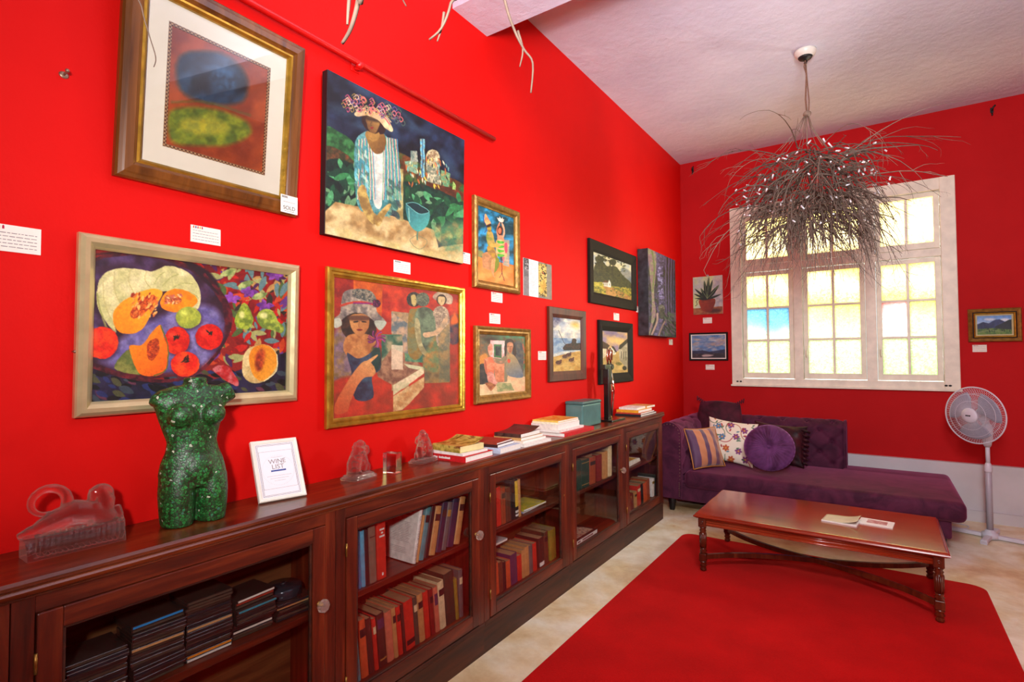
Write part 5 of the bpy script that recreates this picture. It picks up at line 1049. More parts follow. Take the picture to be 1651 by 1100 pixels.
# wine list in a white frame
A_ = atZ(418, 814, T); B_ = atZ(494, 800, T); tl = atX(396, 716, -1.988); ux = (B_-A_); wd = ux.length; ux.normalize(); up = tl-A_; up -= ux*up.dot(ux); hg_ = up.length; up.normalize(); ny = up.cross(ux)*-1
Mx = Matrix((ux, ux.cross(up)*-1, up)).transposed().to_4x4(); Mx.translation = A_+ux*wd/2+up*hg_/2+Vector((0, 0, .0035))
o = empty('framed_menu', (0,0,0), label='white framed wine list card leaning beside the green torso', cat='menu frame'); o.matrix_world = Mx
if (Mx.to_3x3() @ Vector((0, -1, 0))).x < 0: o.matrix_world = Mx @ Matrix.Rotation(PI, 4, 'Z')
M_wf = flat('white painted frame', (244, 240, 226), .4, var=.02)
moulding(wd, hg_, [(0, -.010), (0, .006), (.004, .009), (.010, .007), (.014, .004), (.014, -.010)]).build('frame', M_wf, o)
MB().box(-wd/2+.012, wd/2-.012, -.0015, .008, -hg_/2+.012, hg_/2-.012).build('printed_sheet', flat('white paper sheet', (246, 240, 244), .7, var=.01), o)
for ins, th in ((.018, .0008), (.022, .0006)): moulding(wd-2*ins, hg_-2*ins, [(0, .0014), (0, .0022), (th, .0022), (th, .0014)]).build('border_line', M_inkd, o)
f2 = moulding(wd-.048, hg_*.62, [(0, .0014), (0, .0021), (.0006, .0021), (.0006, .0014)]).build('inner_border', M_ink, o)
sl = MB(); R1 = min(wd, hg_)*.33
for k in range(60):
    a = 2*PI*k/60; sl.tube([(R1*math.cos(a), -.0018, R1*math.sin(a)-.004), (R1*1.06*math.cos(a), -.0018, R1*1.06*math.sin(a)-.004)], .0004, 4)
sl.build('seal_pattern', flat('pale grey print', (206, 200, 204), .8), o)
fnt('WINE', .025, 'lettering', M_ink, o, (0, -.0016, hg_*.13), (PI/2, 0, 0)); fnt('LIST', .026, 'lettering', M_ink, o, (0, -.0016, hg_*.04), (PI/2, 0, 0))
MB().box(-wd*.16, wd*.16, -.0022, -.0014, hg_*-.035, hg_*-.01).build('blue_banner', flat('blue print', (60, 80, 150), .7), o)
v = MB()
for z_, a in ((.20, .12), (-.11, .26), (-.15, .2), (-.19, .12)): v.box(-wd*a, wd*a, -.002, -.0014, hg_*z_, hg_*(z_+.006))
v.build('printed_lettering', flat('pale grey print', (206, 200, 204), .8), o)
MB().box(-.02, .02, .006, .010, -hg_/2+.02, hg_/2-.05, M=Matrix.Translation((0, 0, 0))).build('strut', M_inkd, o)

# green mosaic torso
def loft(mb, secs, n=28):
    rings = []
    for (z, hy, hx, cx, cy) in secs: rings.append([mb.bm.verts.new((cx+hx*math.cos(2*PI*k/n), cy+hy*math.sin(2*PI*k/n), z)) for k in range(n)])
    for A, B in zip(rings, rings[1:]):
        for k in range(n): mb.bm.faces.new((A[k], A[(k+1)%n], B[(k+1)%n], B[k]))
    mb.bm.faces.new(rings[0][::-1]); mb.bm.faces.new(rings[-1])
t = MB()
loft(t, [(.12, .094, .060, 0, .0), (.16, .100, .066, -.004, -.002), (.20, .092, .060, -.002, -.004), (.235, .078, .050, .004, -.006), (.265, .073, .046, .006, -.008), (.30, .083, .050, .004, -.010), (.34, .095, .054, .0, -.010), (.38, .106, .054, -.002, -.010), (.41, .112, .048, -.006, -.010), (.43, .100, .040, -.010, -.006), (.445, .060, .034, -.012, .002)])
loft(t, [(.0, .046, .058, 0, -.048), (.05, .049, .062, 0, -.050), (.10, .052, .064, 0, -.050), (.15, .052, .060, 0, -.048), (.19, .040, .046, 0, -.044)], 20)
loft(t, [(.0, .044, .056, 0, .050), (.05, .048, .060, .004, .050), (.10, .051, .064, .006, .048), (.15, .051, .060, .004, .046), (.19, .040, .046, 0, .042)], 20)
loft(t, [(.42, .040, .038, -.008, .0), (.455, .034, .033, -.006, .002), (.472, .035, .034, -.004, .002)], 20)
for sy in (-1, 1):
    t.sphere((.042, sy*.046-.006, .352), (.036, .040, .038), 18, 12); t.sphere((-.042, sy*.042, .13), (.036, .046, .05), 16, 10)
t.sphere((.048, .0, .175), (.022, .045, .05), 16, 10)
t.tube([(-.006, .075, .405), (-.004, .104, .420), (-.002, .116, .426)], [.036, .034, .030], 16); t.tube([(-.006, -.075, .405), (-.004, -.100, .392), (-.002, -.108, .380)], [.036, .034, .028], 16)
M_mos, nt, b = newmat('green mirror mosaic'); L = nt.links; tc = N(nt, 'ShaderNodeTexCoord')
vo = N(nt, 'ShaderNodeTexVoronoi', i_Scale=115.0); vd = N(nt, 'ShaderNodeTexVoronoi', feature='DISTANCE_TO_EDGE', i_Scale=115.0); L.new(tc.outputs['Object'], vo.inputs['Vector']); L.new(tc.outputs['Object'], vd.inputs['Vector'])
sp_ = N(nt, 'ShaderNodeSeparateColor'); L.new(vo.outputs['Color'], sp_.inputs[0])
r = N(nt, 'ShaderNodeValToRGB'); e = r.color_ramp.elements; e[0].color = rgba((12, 52, 20)); e[1].color = rgba((44, 132, 60)); e[1].position = .95; k = e.new(.5); k.color = rgba((28, 92, 40)); k = e.new(.975); k.color = rgba((50, 110, 90)); k = e.new(.995); k.color = rgba((190, 200, 170)); L.new(sp_.outputs[0], r.inputs[0])
lt = N(nt, 'ShaderNodeMath', operation='LESS_THAN'); lt.inputs[1].default_value = .075; L.new(vd.outputs[0], lt.inputs[0])
mx = N(nt, 'ShaderNodeMixRGB'); mx.inputs[2].default_value = rgba((40, 34, 18)); L.new(lt.outputs[0], mx.inputs[0]); L.new(r.outputs[0], mx.inputs[1]); L.new(mx.outputs[0], b.inputs['Base Color'])
b.inputs['Roughness'].default_value = .42
bp = N(nt, 'ShaderNodeBump', i_Strength=.3, i_Distance=.004); L.new(vd.outputs[0], bp.inputs['Height'])
nr = N(nt, 'ShaderNodeBump', i_Strength=.12, i_Distance=.01); L.new(sp_.outputs[1], nr.inputs['Height']); L.new(bp.outputs[0], nr.inputs['Normal']); L.new(nr.outputs[0], b.inputs['Normal'])
o = t.build('torso_sculpture', M_mos, loc=(-1.87, .868, T+.0005), rz=-.12)
rm = o.modifiers.new('r', 'REMESH'); rm.mode = 'VOXEL'; rm.voxel_size = .0045; rm.use_smooth_shade = True
sm = o.modifiers.new('s', 'SMOOTH'); sm.factor = .6; sm.iterations = 7
tag(o, 'green mosaic sculpture of a headless female torso standing on the worktop', 'sculpture')
# pressed glass figures
M_gl = milkglass('pressed glass with painted pink rims', (1, .95, .91), .36, .010, 1.36)
def glassfig(mb, name, loc, rz, label, vox=.0026, it=1, sc=1):
    o = mb.build(name, M_gl, loc=loc, rz=rz); o.scale = (sc, sc, sc)
    rm = o.modifiers.new('r', 'REMESH'); rm.mode = 'VOXEL'; rm.voxel_size = vox; rm.use_smooth_shade = True
    sm = o.modifiers.new('s', 'SMOOTH'); sm.factor = .5; sm.iterations = it
    tag(o, label, 'glass ornament'); return o
def rider(seed):
    r = random.Random(seed); m = MB()
    m.box(-.045, .045, -.07, .07, 0, .014, bev=.004).box(-.038, .038, -.06, .06, .012, .024, bev=.004)
    m.tube([(0, -.035, .02), (0, -.03, .07), (0, -.012, .115), (0, .004, .145)], [.030, .032, .026, .018], 14); m.tube([(0, .02, .02), (0, .035, .06), (0, .02, .11)], [.016, .02, .018], 12)
    m.sphere((0, .006, .150), (.018, .021, .020), 14, 10); m.tube([(0, .02, .14), (0, .05, .13), (0, .058, .11), (0, .045, .10)], [.010, .011, .009, .006], 10)
    m.tube([(.0, .055, .02), (0, .06, .05), (0, .045, .07)], [.012, .010, .008], 10); m.tube([(0, -.05, .03), (0, -.062, .07), (0, -.045, .10)], [.01, .011, .008], 10)
    for k in range(34):
        a = r.uniform(0, 6.28); z = r.uniform(.03, .15); rr = .030-.012*(z/.15); m.sphere((rr*math.cos(a), -.02+z*.14+rr*math.sin(a), z), r.uniform(.008, .013), 10, 7)
    return m
glassfig(rider(1), 'glass_figure', (-1.905, 1.575, T), .15, 'pressed glass figure on a stepped base left of the acrylic block')
m = rider(2); glassfig(m, 'glass_figure', (-1.925, 2.0, T), PI+.1, 'pressed glass figure on a base between the acrylic block and the books', sc=.97)
# big ram's head bookend ornament: wedge base with ribs, curled horn, head and second curl
m = MB(); LN = .27
m.prism([(-.05, 0), (.05, 0), (.045, .030), (.02, .06), (-.03, .07), (-.048, .05)], 1, -LN/2, LN/2)
for k in range(16):
    y = -LN/2+.02+k*.0155; m.tube([(.046, y, .012), (.046, y+.008, .035), (.026, y+.014, .066), (.0, y+.016, .082)], .0075, 8)
m.tube([(0, -.13, .075), (0, -.09, .095), (0, -.05, .11), (0, .0, .125), (0, .06, .11), (0, .11, .07)], [.012, .026, .036, .042, .038, .028], 16)
m.tube([(0, -.15, .078), (0, -.115, .085)], [.010, .022], 12)
hn = []; 
for i in range(15): a = math.radians(-20+i*22); rr = .056-.0016*i; hn.append((.004, -.078+rr*math.cos(a), .172+rr*math.sin(a)))
m.tube(hn, [.018-.0008*i for i in range(15)], 12); m.tube([(0, -.02, .12), (0, -.03, .15)], [.022, .016], 12)
m.tube([(0, .075, .10), (0, .085, .15), (0, .07, .185), (0, .04, .18)], [.034, .03, .024, .014], 14); m.sphere((0, .072, .168), (.024, .040, .040), 14, 10); m.sphere((.028, .05, .14), (.008, .012, .012), 10, 8); m.tube([(0, .105, .06), (0, .125, .09), (0, .12, .12)], [.02, .018, .012], 12)
m.tube([(.02, .06, .11), (.03, .03, .10), (.03, .035, .08)], .008, 8)
glassfig(m, 'glass_figure', (-1.885, .558, T), -.02, 'large pressed glass animal ornament with curled horn on a ribbed wedge at the far left', vox=.003, sc=.82)
# ---------------------------------------------------------------- purple velvet chaise
def velvet(name, c, c2, sheen=1.0, scale=6, rough=.75):
    m, nt, b = newmat(name); L = nt.links; tc = N(nt, 'ShaderNodeTexCoord'); no = N(nt, 'ShaderNodeTexNoise', i_Scale=scale, i_Detail=4.0, i_Roughness=.6, i_Distortion=.8); L.new(tc.outputs['Object'], no.inputs['Vector'])
    r = N(nt, 'ShaderNodeValToRGB'); e = r.color_ramp.elements; e[0].position = .38; e[0].color = rgba(c); e[1].position = .66; e[1].color = rgba(c2); L.new(no.outputs['Fac'], r.inputs[0]); L.new(r.outputs[0], b.inputs['Base Color'])
    b.inputs['Roughness'].default_value = rough; b.inputs['Sheen Weight'].default_value = sheen; b.inputs['Sheen Roughness'].default_value = .45; b.inputs['Sheen Tint'].default_value = rgba(tuple(min(255, int(v*1.25+30)) for v in c2)); b.inputs['Specular IOR Level'].default_value = .25
    bp = N(nt, 'ShaderNodeBump', i_Strength=.15, i_Distance=.01); L.new(no.outputs['Fac'], bp.inputs['Height']); L.new(bp.outputs[0], b.inputs['Normal']); return m
M_vel = velvet('purple velvet', (60, 18, 42), (90, 34, 62)); M_foot = flat('black sofa foot', (18, 14, 16), .4)
SX0, SX1, SY0, SY1 = -1.90, .52, 5.27, 6.545
ch = empty('chaise_longue', (0, 0, 0), label='purple velvet chaise longue with buttoned back and rolled arm under the window', cat='sofa')
# base
mb = MB().box(SX0+.07, SX1-.09, SY0+.05, SY1-.02, .125, .30, bev=.02, seg=3); mb.build('base', M_vel, ch)
for x, y in ((-1.755, SY0+.13), (.36, SY0+.12), (-1.755, SY1-.12), (.36, SY1-.12)):
    MB().lathe([(.026, 0), (.03, .02), (.044, .11), (.044, .127)], 4 if x < 0 else 12, Matrix.Translation((x, y, 0)) @ Matrix.Rotation(PI/4, 4, 'Z')).build('foot', M_foot, ch)
# seat cushion: rounded slab that overhangs the base
def sbox(x0, x1, y0, y1, z0, z1, ex=6, n=40, m=16, puff=.0):
    cx, cy, cz = (x0+x1)/2, (y0+y1)/2, (z0+z1)/2; ax, ay, az = (x1-x0)/2, (y1-y0)/2, (z1-z0)/2
    def sg(v, p): return math.copysign(abs(v)**p, v)
    mb = MB()
    def f(u, v):
        t = 2*PI*u; p = -PI/2+PI*v; c = sg(math.cos(p), 2/4)
        return Vector((cx+ax*sg(math.cos(t), 2/ex/1.6)*c, cy+ay*sg(math.sin(t), 2/ex/1.6)*c, cz+az*sg(math.sin(p), 2/3.2)))
    return mb.grid(f, n, m, closeu=True)
mb = MB().box(SX0+.30, SX1, SY0, SY1-.28, .265, .425, bev=.05, seg=5); mb2 = mb
o = mb.build('seat_cushion', M_vel, ch, smooth=True)
mb = MB().box(-.34, SX1, SY0+.75, SY1-.03, .265, .424, bev=.05, seg=5).build('seat_end', M_vel, ch, smooth=True)
def tuft(u, v, d):      # diamond buttoning depth, u v in cells
    a = u+v; b_ = u-v; fa = abs(a-round(a)); fb = abs(b_-round(b_))
    g = max(0, 1-fa/.16)*.35+max(0, 1-fb/.16)*.35; h = math.exp(-((fa*fa+fb*fb)/.02))
    return -d*(g+h*1.0)
# back: rolled profile swept along x  (s from the seat line up and over)
def rollprof(s, r, zc, yc, yf, z0):
    """s in 0..1: up the inner face, round the roll, down the outside. returns (y towards the outside, z, ny, nz)"""
    h = zc-z0; arc = PI*r*1.15; tot = h+arc+h*.9; d = s*tot
    if d < h: return yf, z0+d, -1, 0
    d -= h
    if d < arc: a = PI-d/r; return yc+r*math.cos(a), zc+r*math.sin(a), math.cos(a), math.sin(a)
    a = PI-arc/r; y, z = yc+r*math.cos(a), zc+r*math.sin(a); d -= arc; return y-(d/(h*.9))*.03, z-d, 1, 0
r_ = .115; yc = SY1-.13; yf = yc-r_
def fback(u, v):
    y, z, ny, nz = rollprof(v, r_, .775, yc, yf, .38); x = SX0+.12+(-.30-SX0-.12)*u
    e = min(1, min(u, 1-u)*20); k = tuft(u*6.5, (v-.06)*5.2, .020) if .05 < v < .66 else 0
    edge = -.03*(1-e)**2
    return Vector((x, y+ny*(k+edge), z+nz*(k+edge)))
mb = MB().grid(fback, 180, 90); o = mb.build('back', M_vel, ch, smooth=True); so = o.modifiers.new('s', 'SOLIDIFY'); so.thickness = .01; so.offset = -1
# closing end of the back (flat face with the same outline)
pts = []
for i in range(40): y, z, ny, nz = rollprof(i/39, r_-.004, .775, yc, yf+.004, .38); pts.append((y, z))
pts = pts[:]; pts.append((SY1-.03, .2)); pts.append((yf+.004, .2))
MB().prism(pts, 0, -.315, -.297).build('back_end_panel', M_vel, ch)
MB().tube([(-.297, p[0], p[1]) for p in pts[:-2]], .006, 8).build('piping', M_vel, ch)
MB().box(SX0+.1, -.30, yf+.03, SY1-.03, .2, .74).build('back_core', M_vel, ch)
# arm: same roll, swept along y, roll turned to the left (-x)
xc = SX0+.15; ra = .125; xf = xc+ra
def farm(u, v):
    y, z, ny, nz = rollprof(v, ra, .765, 0, -ra, .38); yy = SY0+.06+(yc-.02-SY0-.06)*u
    k = tuft(u*3.4, (v-.06)*5, .018) if .05 < v < .60 else 0
    return Vector((xc-y-ny*k, yy, z+nz*k))
o = MB().grid(farm, 110, 90).build('arm', M_vel, ch, smooth=True); so = o.modifiers.new('s', 'SOLIDIFY'); so.thickness = .01; so.offset = -1
pts = []
for i in range(40): y, z, ny, nz = rollprof(i/39, ra-.003, .765, 0, -ra+.003, .38); pts.append((xc-y, z))
low = [(xc-.085, .14), (xf-.01, .14)]
face = [p for p in pts]; 
MB().prism(face+low, 1, SY0+.035, SY0+.065).build('arm_front_panel', M_vel, ch)
MB().box(SX0+.06, xf-.03, SY0+.06, SY1-.1, .14, .72).build('arm_core', M_vel, ch)
nl = MB(); M_nail = flat('antique nail head', (120, 90, 80), .3, .8)
sp = []
for i in range(40): y, z, ny, nz = rollprof(i/39, ra-.022, .765, 0, -ra+.022, .30); sp.append((xc-y, SY0+.034, z))
sp = [(xf-.030, SY0+.034, .17+.006*i) for i in range(22)]+sp[:32]
acc = 0; last = None
nl.sphere((0, 0, 0), (.006, .004, .006), 8, 5); nl0 = nl.build('nail_head', M_nail, ch)
for p in sp:
    if last is None or (Vector(p)-last).length > .0165:
        q = nl0 if last is None else nl0.copy(); q.location = p
        if last is not None: col.objects.link(q)
        last = Vector(p)
bt = MB().sphere((0, 0, 0), .011, 10, 6); bt0 = bt.build('button_stud', M_vel, ch); nb = 0
for i in range(0, 14):
    for j in range(0, 6):
        u = i*.5/6.5+.0; v = .06+j*.5/5.2
        if (i+j) % 2 == 0 and .02 < u < .98 and .08 < v < .62:
            y, z, ny, nz = rollprof(v, r_, .775, yc, yf, .38); x = SX0+.12+(-.30-SX0-.12)*u; q = bt0 if not nb else bt0.copy(); q.location = (x, y-ny*.018, z-nz*.018); nb and col.objects.link(q); nb = 1
# ---- cushions
def pillow(name, w, h, t, mat, label, M0, nu=40, ear=.10, wrinkle=.004, seed=1, cut=2.2):
    def f(side):
        def g(u, v):
            a, b_ = 2*u-1, 2*v-1; pin = 1-ear*(1-abs(a)**2)*abs(b_)**3; pin2 = 1-ear*(1-abs(b_)**2)*abs(a)**3
            e = ((1-abs(a)**cut)*(1-abs(b_)**cut)); d = t/2*max(0, e)**.55
            wr = wrinkle*math.sin(a*9+seed+b_*5)*math.sin(b_*7+seed*2)*min(1, e*4)
            return Vector((a*w/2*pin2, side*(d+wr*(1 if d > .004 else 0)), b_*h/2*pin))
        return g
    mb = MB().grid(f(-1), nu, nu).grid(f(1), nu, nu); bmesh.ops.remove_doubles(mb.bm, verts=mb.bm.verts, dist=.0008)
    o = mb.build(name, mat, smooth=True); o.matrix_world = M0; tag(o, label, 'cushion'); return o
def at(loc, rx=0, ry=0, rz=0): return Matrix.Translation(loc) @ Euler((rx, ry, rz)).to_matrix().to_4x4()
def stripes(name, cols, axis, ws):
    m, nt, b = newmat(name); L = nt.links; tc = N(nt, 'ShaderNodeTexCoord'); sx = N(nt, 'ShaderNodeSeparateXYZ'); L.new(tc.outputs['Object'], sx.inputs[0])
    mr = N(nt, 'ShaderNodeMapRange'); mr.inputs['From Min'].default_value = -.2; mr.inputs['From Max'].default_value = .2; L.new(sx.outputs[axis], mr.inputs[0])
    r = N(nt, 'ShaderNodeValToRGB'); r.color_ramp.interpolation = 'CONSTANT'; e = r.color_ramp.elements; e[0].position = 0; e[0].color = rgba(cols[0]); e[1].position = ws[0]; e[1].color = rgba(cols[1])
    for w_, c in zip(ws[1:], cols[2:]): e.new(w_).color = rgba(c)
    L.new(mr.outputs[0], r.inputs[0]); L.new(r.outputs[0], b.inputs['Base Color']); b.inputs['Roughness'].default_value = .6; b.inputs['Sheen Weight'].default_value = .5; return m
M_str = stripes('striped silk', [(84, 44, 84), (190, 120, 80), (84, 44, 84), (196, 128, 92), (110, 60, 90), (176, 110, 80)], 'X', [.22, .40, .52, .68, .80])
M_dvel = velvet('dark wine velvet', (48, 14, 26), (84, 24, 44), .5); M_brn = velvet('dark aubergine satin', (36, 12, 20), (72, 22, 30), .4, 9, .5)
M_lil = velvet('lilac velvet', (70, 28, 64), (112, 60, 116), 1.0, 5)
# embroidered flowers: painted straight on a cream cushion face
m, nt, b = newmat('floral embroidery'); L = nt.links; at_ = N(nt, 'ShaderNodeVertexColor', layer_name='paint'); L.new(at_.outputs[0], b.inputs['Base Color']); b.inputs['Roughness'].default_value = .8; M_emb = m
Y0 = yf-.0
pillow('cushion', .41, .42, .14, M_dvel, 'dark wine velvet cushion with gathered top corners at the back of the chaise corner', at((-1.455, 6.09, .825), -.22, .03, .10), seed=3, ear=-.12)
k = MB()
for sgn in (-1, 1):
    for i in range(7): k.tube([(sgn*(.10+.02*i), 0, .19+.01*i), (sgn*(.115+.02*i), -.012, .175+.008*i), (sgn*(.12+.02*i), 0, .20+.012*i)], .007, 6)
k.build('gathered_frill', M_dvel, bpy.data.objects['cushion'])
c2_ = pillow('cushion', .50, .42, .16, M_brn, 'dark aubergine satin cushion behind the round cushion', at((-.87, 6.07, .645), -.28, .05, -.05), seed=5, wrinkle=.009)
k = MB()
for i in range(8): k.tube([(.20+.004*i, -.02, .16-.045*i), (.245, -.03, .155-.045*i), (.27, 0, .15-.046*i)], .012, 8)
k.build('ruched_side', M_brn, c2_)
fl = pillow('cushion', .48, .46, .15, M_emb, 'cream cushion embroidered with red and blue flowers', at((-1.285, 5.83, .665), -.40, .12, .14), nu=110, seed=7, wrinkle=.002)
me = fl.data; n = len(me.vertices); co = np.empty(n*3); me.vertices.foreach_get('co', co); co = co.reshape(-1, 3)
class Flat(Art):
    def __init__(s, X, Y, base): s.X = X; s.Y = Y; s.seed = 31; s.C = np.zeros(X.shape+(3,)); s.C[:] = np.array(base)/255.
F = Flat(((co[:, 0]+.22)*1000).reshape(1, -1), ((.22-co[:, 2])*1000).reshape(1, -1), (238, 226, 206))
F._sl = lambda P, mm: (slice(0, 1), slice(0, n))
Rf = random.Random(2)
for k in range(11):
    x, y = Rf.uniform(20, 420), Rf.uniform(20, 420); a = Rf.uniform(0, 6); P_ = [(x, y)]
    for i in range(5): a += .55; x += 42*math.cos(a); y += 42*math.sin(a); P_.append((x, y))
    F.line(P_, 7, Rf.choice([(170, 40, 50), (90, 120, 90), (180, 110, 70), (120, 60, 90)]), soft=2)
for x, y in ((90, 90), (210, 60), (340, 100), (140, 200), (270, 180), (390, 230), (60, 300), (190, 310), (310, 320), (110, 400), (250, 410), (380, 390)):
    c = Rf.choice([(176, 40, 60), (80, 120, 160), (190, 90, 50), (130, 60, 120)])
    for k in range(6): a = k*1.05+x; F.ell(x+20*math.cos(a), y+20*math.sin(a), 15, 10, c, rot=math.degrees(a), soft=2)
    F.ell(x, y, 9, 9, (220, 150, 60), soft=2)
for k in range(34): x, y = Rf.uniform(10, 430), Rf.uniform(10, 430); a = Rf.uniform(0, 6); F.leaf(x, y, x+34*math.cos(a), y+34*math.sin(a), 15, Rf.choice([(80, 120, 90), (170, 50, 50), (90, 130, 150), (190, 120, 60)]), soft=2)
Cc = np.ones((n, 4)); c = F.C.reshape(-1, 3); Cc[:, :3] = np.where(c <= .04045, c/12.92, ((c+.055)/1.055)**2.4)
me.color_attributes.new('paint', 'FLOAT_COLOR', 'POINT').data.foreach_set('color', Cc.ravel().astype(np.float32))
st = pillow('cushion', .37, .39, .13, M_str, 'purple and copper striped cushion leaning on the rolled arm', at((-1.465, 5.53, .630), -.34, .0, 1.0), seed=9, ear=.06)
k = MB(); q = []
for i in range(60):
    t = i/60*4; s_ = int(t); f_ = t-s_; a, b_ = [(-1+2*f_, -1), (1, -1+2*f_), (1-2*f_, 1), (-1, 1-2*f_)][s_]
    q.append((a*.2*(1-.06*(1-b_*b_)*abs(a)**3), 0, b_*.2*(1-.06*(1-a*a)*abs(b_)**3)))
k.tube(q, .005, 6, closed=True); k.build('gold_piping', flat('gold cord', (190, 120, 50), .5), st)
# round cushion with pleats running to a centre button
def frnd(side):
    def g(u, v):
        r = v; a = 2*PI*u; pl = .005*math.cos(a*34)*min(1, r*1.6)*(1-r*.6); d = .075*(max(0, 1-r**3.2))**.6*(1-.42*math.exp(-(r/.16)**2))+pl
        R2 = .220*r; return Vector((R2*math.cos(a), side*max(d, 0), R2*math.sin(a)))
    return g
mb = MB().grid(frnd(-1), 140, 24, closeu=True).grid(frnd(1), 140, 24, closeu=True); bmesh.ops.remove_doubles(mb.bm, verts=mb.bm.verts, dist=.0006)
rc = mb.build('cushion', M_lil, smooth=True); rc.matrix_world = at(tuple(atY(1240, 722, 5.56)), -.36, 0, .10); tag(rc, 'round pleated purple velvet cushion with a lilac sheen', 'cushion')
MB().sphere((0, -.052, 0), (.016, .008, .016)).build('centre_button', M_lil, rc)
# ---------------------------------------------------------------- rug
m, nt, b = newmat('red rug pile'); L = nt.links; tc = N(nt, 'ShaderNodeTexCoord'); no = N(nt, 'ShaderNodeTexNoise', i_Scale=260.0, i_Detail=3.0); n2 = N(nt, 'ShaderNodeTexNoise', i_Scale=3.0, i_Detail=3.0)
L.new(tc.outputs['Object'], no.inputs['Vector']); L.new(tc.outputs['Object'], n2.inputs['Vector']); r = N(nt, 'ShaderNodeValToRGB'); e = r.color_ramp.elements; e[0].position = .3; e[0].color = rgba((160, 4, 6)); e[1].position = .7; e[1].color = rgba((206, 8, 12))
ad = N(nt, 'ShaderNodeMath', operation='MULTIPLY_ADD'); ad.inputs[1].default_value = .5; L.new(no.outputs['Fac'], ad.inputs[0]); mm = N(nt, 'ShaderNodeMath', operation='MULTIPLY'); mm.inputs[1].default_value = .5; L.new(n2.outputs['Fac'], mm.inputs[0]); L.new(mm.outputs[0], ad.inputs[2])
L.new(ad.outputs[0], r.inputs[0]); L.new(r.outputs[0], b.inputs['Base Color']); b.inputs['Roughness'].default_value = .95; b.inputs['Sheen Weight'].default_value = .3; b.inputs['Sheen Tint'].default_value = (1, .1, .08, 1); b.inputs['Specular IOR Level'].default_value = .1
bp = N(nt, 'ShaderNodeBump', i_Strength=.6, i_Distance=.004); L.new(no.outputs['Fac'], bp.inputs['Height']); L.new(bp.outputs[0], b.inputs['Normal'])
RX0, RX1, RY0, RY1, rr = -1.43, .545, -1.2, 4.72, .09
pts = []
for cx, cy, a0 in ((RX1-rr, RY0+rr, -90), (RX1-rr, RY1-rr, 0), (RX0+rr, RY1-rr, 90), (RX0+rr, RY0+rr, 180)):
    for i in range(7): a = math.radians(a0+15*i); pts.append((cx+rr*math.cos(a), cy+rr*math.sin(a)))
o = MB().prism(pts, 2, .0005, .014).build('rug', m); tag(o, 'plain red rug with rounded corners under the coffee table', 'rug')
bv = o.modifiers.new('b', 'BEVEL'); bv.width = .005; bv.segments = 2; bv.limit_method = 'ANGLE'
# ---------------------------------------------------------------- coffee table
M_tt = wood('glossy red mahogany', (104, 26, 12), (152, 48, 22), (178, 74, 42), 'x', .16, .9, .8, .02); M_tl = wood('turned mahogany leg', (60, 18, 8), (92, 34, 16), (120, 54, 28), 'z', .3, .4)
TX0, TX1, TY0, TY1, TZ, FL = -1.115, .300, 3.915, 4.735, .425, .0142
tb = empty('coffee_table', ((TX0+TX1)/2, (TY0+TY1)/2, FL), label='low mahogany coffee table with turned legs and curved cross stretchers on the red rug', cat='table')
hx, hy = (TX1-TX0)/2, (TY1-TY0)/2; H_ = TZ-FL
mb = MB(); prof = [(0, H_-.004), (0, H_-.010), (-.010, H_-.013), (-.014, H_-.020), (-.004, H_-.027), (.012, H_-.034)]
rings = [[mb.bm.verts.new((sx*(hx-.012), sy*(hy-.012), H_)) for sx, sy in ((-1,-1),(1,-1),(1,1),(-1,1))]]
for t, z in [(.004, H_-.001)]+prof: rings.append([mb.bm.verts.new((sx*(hx-t*.8-.002), sy*(hy-t*.8-.002), z)) for sx, sy in ((-1,-1),(1,-1),(1,1),(-1,1))])
mb.bm.faces.new(rings[0])
for A, B in zip(rings, rings[1:]):
    for k in range(4): mb.bm.faces.new((A[k], A[(k+1)%4], B[(k+1)%4], B[k]))
mb.bm.faces.new(rings[-1][::-1]); mb.build('table_top', M_tt, tb)
lx, ly = hx-.045, hy-.045
for s_ in (-1, 1):
    a = MB().box(-lx, lx, s_*ly-.011, s_*ly+.011, H_-.085, H_-.033)
    for z in (H_-.083, H_-.062, H_-.048): a.tube([(-lx+.02, s_*(ly+.012), z), (lx-.02, s_*(ly+.012), z)], .005, 8)
    a.build('apron', M_tt, tb); MB().box(s_*lx-.011, s_*lx+.011, -ly, ly, H_-.085, H_-.033).build('end_apron', M_tt, tb)
for sx in (-1, 1):
    for sy in (-1, 1):
        T_ = Matrix.Translation((sx*lx, sy*ly, 0)); l = MB(); q = .026
        l.box(-q, q, -q, q, H_-.098, H_-.032, M=T_, bev=.003); l.box(-q+.002, q-.002, -q+.002, q-.002, .072, .125, M=T_, bev=.004)
        l.lathe([(.014, 0), (.021, .006), (.023, .016), (.017, .026), (.019, .032), (.025, .040), (.017, .050), (.022, .058), (.023, .072)], 20, T_)
        l.lathe([(.023, .125), (.017, .131), (.025, .140), (.017, .149), (.022, .157), (.0195, .163)], 20, T_)
        fl_ = [(.0195, .163), (.0215, .18), (.0245, .25), (.0245, .268), (.018, .276), (.024, .286), (.018, .296), (.023, .304), (.024, H_-.097)]
        l.lathe(fl_, 20, T_); lg = l.build('leg', M_tl, tb)
        gr = MB()
        for k in range(14):
            a = 2*PI*k/14; gr.tube([(sx*lx+.0195*math.cos(a), sy*ly+.0195*math.sin(a), .168), (sx*lx+.0225*math.cos(a), sy*ly+.0225*math.sin(a), .262)], .0035, 5)
        gr.build('reeding', M_tl, lg)
        MB().lathe([(.012, 0), (.011, .002), (.006, .003), (.004, .001), (0, .0015)], 16, Matrix.Translation((sx*lx, sy*(ly+q-.0005) if sy < 0 else sy*(ly+q), H_-.065)) @ Matrix.Rotation(PI/2*(1 if sy < 0 else -1), 4, 'X')).build('rosette', M_tl, lg)
